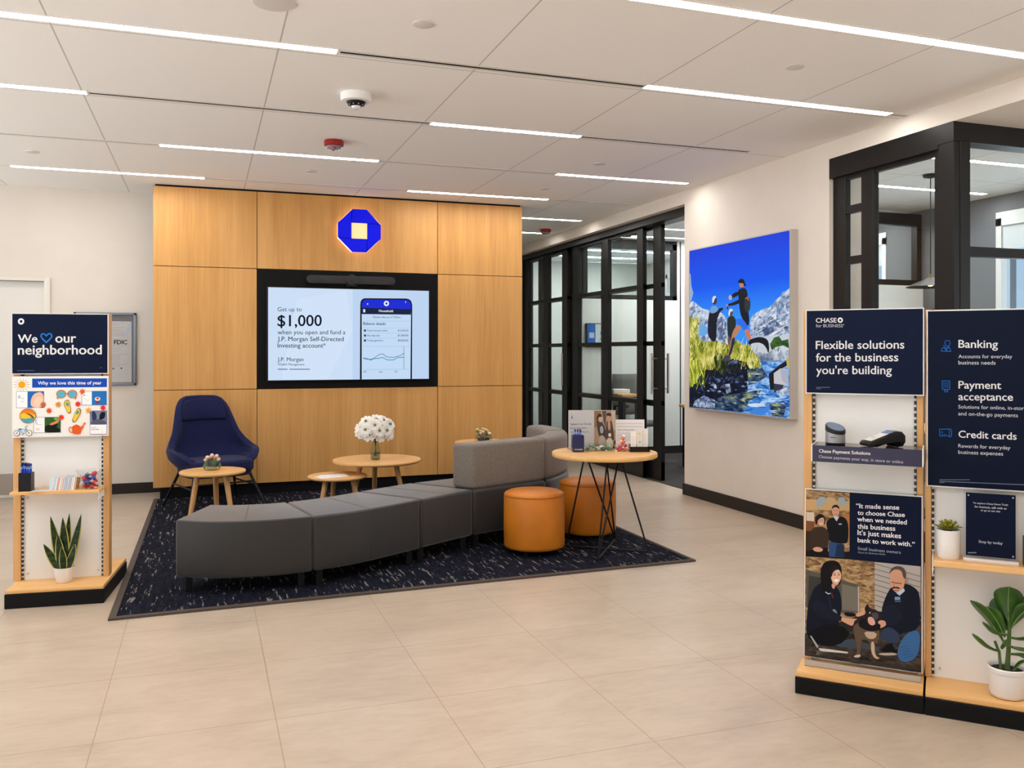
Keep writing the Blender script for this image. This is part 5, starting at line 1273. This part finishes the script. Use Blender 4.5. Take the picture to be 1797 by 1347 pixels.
# dog
a.poly([(398, 960), (440, 930), (480, 950), (576, 976), (580, 1030), (560, 1080), (540, 1060), (546, 1150), (586, 1174), (540, 1176), (516, 1130), (514, 1060), (470, 1040), (456, 1060), (452, 1140), (440, 1162), (400, 1158), (430, 1130), (416, 1040)], (92, 76, 62), 1)
a.poly([(470, 990), (566, 1000), (548, 1044), (496, 1040)], (186, 164, 142), 1); a.poly([(520, 1060), (544, 1060), (546, 1150), (584, 1172), (546, 1172), (522, 1130)], (196, 170, 146), 1); a.poly([(404, 1150), (450, 1140), (448, 1162), (408, 1162)], (196, 186, 176), 1)
a.poly([(440, 930), (470, 900), (590, 940), (580, 990), (500, 990), (440, 960)], (24, 22, 26), 1)
a.poly([(484, 900), (490, 820), (502, 812), (520, 846), (560, 850), (578, 880), (580, 920), (560, 948), (520, 950), (494, 930)], (40, 36, 36), 1)
a.poly([(500, 900), (530, 896), (548, 920), (552, 946), (530, 956), (504, 940)], (214, 164, 152), 1); a.poly([(522, 880), (548, 866), (576, 880), (572, 910), (548, 916)], (72, 72, 78), 1); a.circ(516, 870, 5, 5, (200, 190, 160), 8); a.poly([(478, 850), (496, 812), (510, 840), (500, 870)], (30, 28, 30), 1)
a.poly([(112, 1014), (124, 1016), (170, 1086), (160, 1096)], (160, 170, 176)); a.poly([(170, 1096), (240, 1104), (366, 1124), (364, 1134), (180, 1116)], (206, 206, 200)); a.poly([(160, 1110), (186, 1112), (176, 1144), (150, 1140)], (96, 90, 84))
for x, y in ((250, 1140), (330, 1150), (470, 1190), (560, 1200), (680, 1220), (770, 1230), (420, 1200)): a.poly([(x - 40, y), (x, y - 14), (x + 46, y), (x + 20, y + 16), (x - 24, y + 14)], (58, 52, 50))
a.build(p)
tray = MB().box(.025, .452, .085, .150, .0872, .0905).box(.025, .452, .085, .089, .0872, .112).build('poster_tray', M_alu, R1, smooth=False)

# ------------------------------------------------------------------ big backlit picture on the cream pier
r = thing('lightbox_picture', 'large backlit picture of runners by a mountain lake in a silver frame', 'picture', (XR, 7.132, .838), -PI / 2)
W_, H_ = 1.494, 1.470
b = MB(); t_ = .014
b.box(0, W_, -.07, 0, 0, t_); b.box(0, W_, -.07, 0, H_ - t_, H_); b.box(0, t_, -.07, 0, t_, H_ - t_); b.box(W_ - t_, W_, -.07, 0, t_, H_ - t_); b.box(t_, W_ - t_, -.02, 0, t_, H_ - t_)
b.build('frame', mat('lightbox_frame', (196, 190, 184), .35, .5), r, smooth=False)
LB = lambda c: glow('lit_%d_%d_%d' % c, c, LIGHTBOX)
def lnoise(name, stops, scale, sc3=(1, 1, 1), dist=0.0, es=None, detail=5):
    m = mat(name, (8, 8, 8), .45, spec=.1); t = NT(m)
    f = t.noise(t.coord(sc3), scale, detail, .62, dist)
    t.link(t.ramp(f, stops), t.b.inputs['Emission Color']); t.b.inputs['Emission Strength'].default_value = LIGHTBOX
    return m
a = Art(W_ - .02, H_ - .02, -.0705, .01, .01, src=[(67, 205), (697, 82), (697, 1272), (67, 1190)], pr=LB, step=5e-5)
sky = mat('lit_sky', (8, 8, 8), .45, spec=.1); t = NT(sky)
tc = t.new('ShaderNodeTexCoord'); sp_ = t.new('ShaderNodeSeparateXYZ'); t.link(tc.outputs['Object'], sp_.inputs[0])
t.link(t.ramp(t.math('DIVIDE', sp_.outputs[2], H_), [(0.55, (50, 146, 252)), (0.75, (6, 88, 242)), (1.0, (3, 58, 222))]), t.b.inputs['Emission Color']); t.b.inputs['Emission Strength'].default_value = LIGHTBOX
a.bg(sky)
RK = lnoise('lit_rock', [(0.38, (84, 108, 156)), (0.5, (170, 188, 214)), (0.62, (226, 232, 240))], 9, (1, 1, 1.3), 1.6)
RKD = lnoise('lit_rock_shade', [(0.38, (52, 70, 110)), (0.5, (104, 124, 160)), (0.62, (196, 206, 224))], 12, (1, 1, 1.2), 1.6)
SH = lnoise('lit_shrub', [(0.34, (56, 70, 18)), (0.47, (140, 148, 44)), (0.56, (204, 196, 92)), (0.66, (240, 234, 170))], 11, (1.5, 1, .7), 1.0)
SHD = lnoise('lit_dark_shrub', [(0.38, (10, 16, 22)), (0.52, (44, 56, 26)), (0.64, (130, 136, 60))], 12, (1.4, 1, .8), 1.0)
DKW = lnoise('lit_dark_bank', [(0.40, (4, 10, 28)), (0.56, (12, 24, 52)), (0.66, (90, 112, 150))], 8, (1, 1, 1.5), 1.2)
WT = lnoise('lit_water', [(0.36, (20, 66, 150)), (0.5, (66, 136, 214)), (0.62, (170, 206, 240))], 7, (1, 1, 4.5), .8)
WTD = lnoise('lit_water_reflection', [(0.40, (14, 30, 60)), (0.52, (54, 84, 120)), (0.60, (120, 130, 70)), (0.7, (210, 214, 190))], 9, (1, 1, 3.0), .8)
TRE = lnoise('lit_tree', [(0.4, (16, 40, 20)), (0.6, (70, 110, 50))], 20)
GRY = lnoise('lit_boulder', [(0.4, (90, 108, 136)), (0.6, (206, 214, 226))], 10, dist=1.0)
a.poly([(67, 535), (90, 520), (120, 545), (150, 570), (190, 580), (240, 580), (270, 600), (300, 630), (310, 800), (67, 800)], RK)
a.poly([(110, 690), (150, 668), (186, 690), (180, 740), (112, 742)], (104, 166, 230), 1); a.poly([(240, 640), (270, 620), (300, 660), (300, 760), (250, 770)], RKD)
a.poly([(67, 345), (74, 350), (80, 430), (92, 470), (78, 520), (67, 540)], (150, 176, 210)); 
a.poly([(450, 640), (470, 612), (500, 594), (540, 572), (566, 572), (590, 545), (612, 520), (640, 498), (656, 470), (676, 466), (697, 448), (697, 780), (450, 790)], RK)
a.poly([(470, 700), (520, 660), (580, 620), (640, 680), (690, 690), (697, 730), (600, 720), (520, 760)], RKD)
a.poly([(450, 780), (540, 752), (620, 740), (697, 735), (697, 850), (450, 880)], (196, 206, 216)); a.poly([(575, 800), (600, 760), (630, 750), (650, 780), (690, 770), (697, 850), (590, 850)], TRE)
a.poly([(450, 880), (500, 850), (560, 860), (610, 820), (660, 810), (697, 830), (697, 915), (450, 920)], GRY)
a.poly([(430, 910), (560, 908), (660, 905), (697, 900), (697, 1272), (400, 1232), (380, 1100)], WT)
a.poly([(67, 610), (90, 640), (110, 636), (128, 650), (110, 720), (130, 760), (160, 780), (200, 775), (230, 770), (300, 800), (340, 780), (372, 770), (400, 800), (440, 800), (470, 850), (500, 880), (520, 930), (490, 960), (440, 960), (380, 940), (300, 990), (200, 980), (140, 1000), (67, 980)], SH)
a.poly([(67, 900), (110, 880), (150, 940), (170, 1000), (140, 1080), (67, 1080)], lnoise('lit_bright_grass', [(0.4, (90, 110, 24)), (0.6, (216, 214, 90))], 16, (2.4, 1, .5)))
a.poly([(67, 1060), (110, 1040), (150, 950), (200, 960), (260, 940), (300, 900), (340, 890), (420, 910), (450, 960), (430, 1040), (440, 1120), (410, 1230), (67, 1190)], DKW)
a.poly([(220, 880), (250, 850), (300, 870), (306, 950), (270, 985), (236, 960)], SHD); a.poly([(230, 1190), (240, 1140), (300, 1120), (420, 1100), (520, 1090), (500, 1130), (440, 1160), (420, 1234), (230, 1208)], WTD)
a.poly([(100, 1150), (160, 1120), (230, 1150), (226, 1200), (90, 1188)], RKD); a.poly([(290, 1050), (320, 1046), (330, 1100), (300, 1110)], GRY); a.poly([(216, 1044), (236, 1050), (240, 1080), (222, 1074)], (180, 190, 206), 1)
a.poly([(430, 960), (520, 940), (560, 1000), (500, 1040), (440, 1060)], WTD)
a.poly([(566, 990), (640, 930), (680, 905), (680, 940), (640, 960), (600, 1000), (600, 1090), (576, 1090)], (18, 24, 34)); a.poly([(598, 985), (640, 955), (690, 960), (694, 1070), (600, 1050)], (196, 194, 202)); a.poly([(640, 960), (690, 965), (694, 1070), (650, 1030)], (170, 176, 190)); a.poly([(600, 1050), (660, 1060), (650, 1100), (600, 1110)], (44, 54, 74)); a.poly([(610, 1100), (694, 1070), (697, 1120), (640, 1120)], GRY); a.poly([(676, 900), (697, 880), (697, 960), (684, 950)], (196, 170, 90))
a.poly([(400, 1200), (560, 1180), (640, 1200), (600, 1250), (420, 1240)], (60, 130, 220), 1); a.poly([(570, 1180), (640, 1170), (680, 1190), (660, 1262), (590, 1256)], WTD); a.poly([(420, 1180), (500, 1170), (560, 1190), (470, 1200)], (206, 222, 240), 1)
rr_ = random.Random(11)
def blades(n, x0, x1, y0, y1, h0, h1, cols, wd=5):
    for _ in range(n):
        x, y = rr_.uniform(x0, x1), rr_.uniform(y0, y1); h = rr_.uniform(h0, h1); t = rr_.uniform(-.5, .5)
        a.poly([(x - wd / 2, y), (x + wd / 2, y), (x + t * h, y - h)], rr_.choice(cols)); a.k -= 1
    a.k += 1
GR_ = [(226, 220, 120), (180, 184, 66), (120, 132, 36), (246, 240, 190), (88, 100, 26), (204, 196, 84)]
blades(70, 70, 130, 640, 790, 26, 60, GR_); blades(110, 70, 500, 790, 900, 22, 56, GR_); blades(50, 380, 505, 880, 960, 18, 44, GR_); blades(46, 68, 165, 960, 1080, 40, 90, [(150, 164, 40), (216, 214, 90), (90, 110, 24)], 6)
blades(40, 200, 440, 930, 1000, 20, 60, [(26, 36, 24), (52, 64, 28), (12, 20, 26)]); blades(30, 580, 690, 800, 850, 14, 34, [(20, 52, 24), (60, 100, 44)])
for _ in range(60):
    x, y = rr_.uniform(420, 690), rr_.uniform(960, 1240); w_ = rr_.uniform(10, 44)
    if x + w_ > 555 and y < 1115: continue
    a.poly([(x - w_, y), (x, y - 3), (x + w_, y), (x, y + 3)], rr_.choice([(206, 224, 242), (36, 90, 180), (150, 190, 230), (20, 50, 110)])); a.k -= 1
for _ in range(40):
    x, y = rr_.uniform(80, 420), rr_.uniform(1000, 1180); w_ = rr_.uniform(4, 18)
    a.poly([(x - w_, y), (x, y - w_ * .5), (x + w_, y + 2), (x, y + w_ * .4)], rr_.choice([(90, 110, 150), (30, 46, 80), (150, 164, 190), (60, 70, 40)])); a.k -= 1
for _ in range(50):
    x, y = rr_.uniform(480, 690), rr_.uniform(540, 740); w_ = rr_.uniform(10, 34)
    if y < 640 - (x - 470) * .55 + 60: continue
    a.poly([(x - w_, y + w_ * .6), (x, y - 3), (x + w_, y - w_ * .5), (x, y + 4)], rr_.choice([(236, 240, 246), (110, 130, 170), (80, 100, 146), (214, 210, 196)])); a.k -= 1
a.k += 2
# walkers
D1 = (16, 24, 40); D2 = (30, 44, 44)
a.poly([(212, 560), (196, 580), (182, 660), (184, 740), (210, 778), (238, 778), (240, 640), (260, 590), (282, 576), (276, 562), (250, 574), (236, 552)], D1, 1); a.poly([(196, 575), (215, 548), (245, 560), (252, 580), (225, 600), (200, 600)], (110, 160, 214), 1); a.circ(226, 520, 15, 26, (60, 50, 52)); a.poly([(210, 525), (214, 495), (230, 488), (238, 500), (228, 505), (218, 540)], (220, 226, 236), 1)
a.poly([(306, 640), (320, 620), (345, 616), (364, 650), (356, 700), (340, 770), (320, 780), (306, 720)], D2, 1); a.poly([(310, 750), (326, 750), (324, 792), (308, 796)], (120, 76, 50), 1); a.circ(328, 596, 14, 24, (90, 74, 62)); a.poly([(312, 610), (318, 575), (338, 572), (342, 590), (326, 590), (320, 624)], (226, 226, 216), 1)
# runner
a.poly([(360, 640), (392, 636), (430, 650), (436, 705), (410, 712), (398, 690), (372, 680)], (40, 108, 236)); a.poly([(372, 670), (400, 690), (376, 726), (352, 756), (346, 810), (326, 860), (318, 880), (304, 872), (322, 830), (330, 770), (340, 716)], (184, 128, 102), 1)
a.poly([(346, 752), (356, 760), (346, 812), (328, 872), (312, 866), (328, 820), (334, 770)], (40, 44, 60), 1); a.poly([(284, 880), (310, 862), (326, 874), (320, 906), (300, 904), (280, 900)], (60, 66, 84), 1)
a.poly([(412, 708), (440, 700), (452, 740), (458, 768), (436, 772), (426, 745)], (206, 120, 84), 1); a.poly([(440, 772), (500, 752), (545, 760), (566, 780), (572, 830), (566, 864), (552, 820), (520, 790), (470, 790), (442, 808)], (14, 20, 34), 1)
a.poly([(372, 460), (390, 445), (420, 442), (434, 470), (436, 520), (440, 600), (446, 640), (440, 690), (420, 660), (396, 630), (384, 580), (380, 520)], (14, 26, 36), 1); a.poly([(420, 500), (446, 500), (454, 540), (448, 590), (424, 600), (412, 560)], (44, 52, 58), 1); a.line([(422, 510), (434, 502), (440, 520)], 6, (190, 120, 80))
a.poly([(330, 486), (372, 462), (388, 480), (344, 506), (326, 505)], (14, 26, 36), 1); a.circ(326, 502, 11, 16, (176, 178, 182)); a.poly([(302, 546), (350, 530), (384, 512), (392, 536), (350, 552), (310, 556)], (18, 30, 40), 1); a.circ(306, 552, 8, 8, (190, 140, 112)); a.line([(310, 558), (308, 574)], 7, (20, 30, 40))
a.poly([(382, 420), (388, 404), (404, 400), (418, 412), (414, 432), (398, 440), (384, 436)], (188, 128, 100), 1); a.poly([(372, 408), (380, 390), (398, 382), (412, 392), (420, 416), (428, 430), (412, 432), (408, 412), (388, 412)], (14, 18, 26), 1)
a.build(r, 'print')

# ------------------------------------------------------------------ things on the wire-leg table
q = thing('tabletop_sign', 'clear acrylic sign holder with a half white, half photo sheet on the wire-leg table', 'sign', (2.405, 5.640, TZ), math.radians(-19.4))
MB().box(-.006, .336, -.035, .035, 0, .004).build('foot', M_acr, q, smooth=False)
MB().box(0, .33, -.002, .002, .004, .272).build('insert', M_print((226, 222, 218)), q, smooth=False)
a = Art(.33, .268, -.0026, 0, .004, src=[(258, 148), (980, 158), (980, 735), (258, 735)], pr=M_print)
a.bg((228, 224, 220)); a.poly([(304, 275), (312, 232), (322, 232), (318, 250), (324, 275)], (34, 40, 66))
a.text('Support our friends', (288, 374), (612, 372), (54, 58, 74), .012); a.text('Banks that listen', (284, 436), (540, 432), (90, 92, 104), .008); a.text('and neighbors', (300, 494), (570, 494), (120, 122, 130))
a.poly([(655, 162), (980, 160), (980, 735), (655, 735)], (196, 158, 126)); a.poly([(655, 162), (760, 162), (720, 400), (655, 420)], (168, 116, 76)); a.poly([(775, 165), (840, 165), (830, 420), (800, 330)], (96, 84, 80)); a.poly([(915, 165), (980, 165), (980, 450), (940, 470)], (224, 196, 170))
a.poly([(690, 290), (720, 250), (760, 290), (780, 350), (830, 420), (820, 600), (730, 560), (700, 420)], (62, 56, 54), 1); a.circ(752, 275, 36, 62, (226, 190, 160)); a.poly([(690, 290), (700, 230), (740, 198), (775, 230), (770, 262), (735, 250), (706, 300)], (30, 22, 22), 1)
a.poly([(850, 300), (920, 300), (950, 460), (960, 640), (820, 620), (830, 450)], (92, 66, 54), 1); a.circ(880, 290, 30, 50, (214, 170, 138)); a.poly([(838, 240), (846, 196), (910, 196), (914, 252), (880, 240)], (26, 22, 24), 1); a.poly([(860, 330), (905, 330), (900, 470), (868, 450)], (216, 168, 136), 1); a.poly([(740, 400), (790, 390), (800, 500), (750, 510)], (190, 190, 186), 1)
a.poly([(720, 600), (760, 520), (820, 560), (830, 735), (720, 735)], (204, 190, 172), 1); a.poly([(840, 580), (930, 570), (950, 735), (840, 735)], (220, 204, 180), 1); a.circ(892, 530, 22, 30, (236, 230, 222)); a.poly([(950, 640), (980, 600), (980, 735), (940, 735)], (60, 48, 44))
a.build(q, 'print')
MB().box(0, .33, -.0055, -.0035, .004, .275).build('panel', M_acr, q, smooth=False)
M_bacr = thin_glass('blue_acrylic', (60, 84, 150), .9)
q = holder(2.405, 5.478, TZ, math.radians(-15), .076, .112, 'dark blue square pen cup on the wire-leg table', mat('navy_cup', (20, 30, 84), .2, spec=.6))
c_ = MB().box(-.0365, .0365, -.0386, -.0382, .010, .024).build('label_strip', M_blackp, q, smooth=False)
a = Art(.07, .012, -.0388, -.035, .011, pr=M_print); a.text('CHASE', (.12, .2), (.88, .2), (226, 226, 232), .02, .8); a.build(c_)
pens(2.405, 5.478, TZ, math.radians(-15), 9, .056, .148, 'blue pen standing in the dark blue cup on the wire-leg table', 'blue pens in the cup on the wire-leg table', 3)
q = thing('mint_dish', 'low clear rectangular dish of green wrapped mints on the wire-leg table', 'dish', (2.555, 5.475, TZ), math.radians(-19))
b = MB(); rr = [[(sx * w_, sy * d_, z_) for sx, sy in ((1, 1), (-1, 1), (-1, -1), (1, -1))] for w_, d_, z_ in ((.088, .04, .002), (.098, .05, .052))]
b.grid(rr, closed_u=True); b.add(rr[0], [(0, 1, 2, 3)]); b.build('dish', M_acr, q, smooth=False)
for k in range(10):
    u = -.07 + .035 * (k % 5); v = -.016 + .034 * (k // 5); c, s = math.cos(math.radians(-19)), math.sin(math.radians(-19))
    candy(2.555 + c * u - s * v, 5.475 + s * u + c * v, TZ + .016 + (.014 if k % 3 == 1 else 0), (M_cg, M_cg, mat('pale_mint_wrapper', (206, 222, 208), .3), mat('dark_green_wrapper', (40, 84, 56), .3))[k % 4], ['green wrapped mint in the low dish on the wire-leg table', 'green wrapped mint in the low dish on the wire-leg table', 'pale wrapped mint in the low dish on the wire-leg table', 'dark green wrapped mint in the low dish on the wire-leg table'][k % 4], ['green mints in the low dish', 'green mints in the low dish', 'pale mints in the low dish', 'dark mints in the low dish'][k % 4], .013)
q = thing('candy_dish', 'clear dish heaped with red wrapped candies on the wire-leg table', 'dish', (2.700, 5.40, TZ), math.radians(-19))
b = MB(); rr = [[(sx * w_, sy * w_, z_) for sx, sy in ((1, 1), (-1, 1), (-1, -1), (1, -1))] for w_, z_ in ((.040, .002), (.050, .05))]
b.grid(rr, closed_u=True); b.add(rr[0], [(0, 1, 2, 3)]); b.build('dish', M_acr, q, smooth=False)
M_or = mat('orange_candy_wrapper', (220, 110, 60), .3, spec=.6); M_pk = mat('pink_candy_wrapper', (214, 110, 120), .3, spec=.6)
for k, (dx, dy, dz) in enumerate(((-.024, -.016, .016), (.012, -.022, .016), (.024, .014, .016), (-.012, .022, .016), (-.016, -.008, .038), (.018, -.012, .040), (.002, .018, .042), (.0, -.014, .062), (.016, .008, .066), (.006, .0, .088))):
    j = (0, 2, 0, 0, 3, 0, 3, 2, 1, 2)[k]
    candy(2.700 + dx, 5.40 + dy, TZ + dz, (M_cr, M_cb, M_or, M_pk)[j], ['red', 'blue', 'orange', 'pink'][j] + ' wrapped candy heaped in the clear dish on the wire-leg table', ['red', 'blue', 'orange', 'pink'][j] + ' candies in the table dish', .014)
q = thing('flyer_stand', 'clear holder with a white flyer standing behind the candy on the wire-leg table', 'sign', (2.715, 5.555, TZ), math.radians(-19.4))
MB().box(0, .215, -.03, .03, 0, .004).build('foot', M_acr, q, smooth=False)
MB().box(0, .215, -.0015, .0015, .004, .205).build('sheet', M_print((228, 226, 226)), q, smooth=False)
a = Art(.215, .201, -.002, 0, .004, pr=M_print); a.bg((228, 226, 226)); a.rect(.08, .74, .95, .77, (196, 196, 202)); a.rect(.08, .84, .95, .88, (206, 206, 212))
a.text('Stop in and say hello', (.12, .62), (.66, .62), (120, 124, 150), .006)
for k in range(6): a.rect(.1, .52 - .05 * k, .6 - .03 * (k % 3), .535 - .05 * k, (168, 170, 186))
a.build(q, 'print')
q = thing('brochure_holder', 'dark clear holder of white leaflets at the right edge of the wire-leg table', 'holder', (2.735, 5.355, TZ), math.radians(-16))
b = MB(); b.box(0, .135, -.03, -.027, 0, .036); b.box(0, .135, .027, .030, 0, .05); b.box(0, .003, -.03, .03, 0, .036); b.box(.132, .135, -.03, .03, 0, .036); b.box(0, .135, -.03, .03, 0, .003)
b.build('tray', thin_glass('smoked_acrylic', (112, 100, 90), .9), q, smooth=False)
for k, (x0, h, col, t) in enumerate(((.006, .135, (232, 230, 226), 'white leaflet at the left of the smoked holder on the wire-leg table'), (.050, .148, (226, 224, 218), 'white leaflet with round marks in the middle of the smoked holder'), (.092, .152, (230, 228, 224), 'white leaflet at the right of the smoked holder on the wire-leg table'))):
    c, s = math.cos(math.radians(-16)), math.sin(math.radians(-16)); u, v = x0, -.012 + .012 * k
    o = thing('leaflet', t, 'leaflet', (2.735 + c * u - s * v, 5.355 + s * u + c * v, TZ + .0035), math.radians(-16))
    pp = MB().box(0, .038, -.004, .004, 0, h).build('sheets', M_print(col), o, smooth=False)
    a = Art(.038, h, -.0043, 0, 0, pr=M_print)
    if k == 1: a.circ(.5, .80, .24, .065, (214, 196, 160)); a.circ(.55, .42, .2, .06, (190, 180, 150)); a.rect(.5, .55, .6, .7, (190, 190, 186))
    else:
        for j in range(5): a.rect(.2, .3 + .1 * j, .8, .32 + .1 * j, (206, 204, 204))
    a.build(o, 'print')
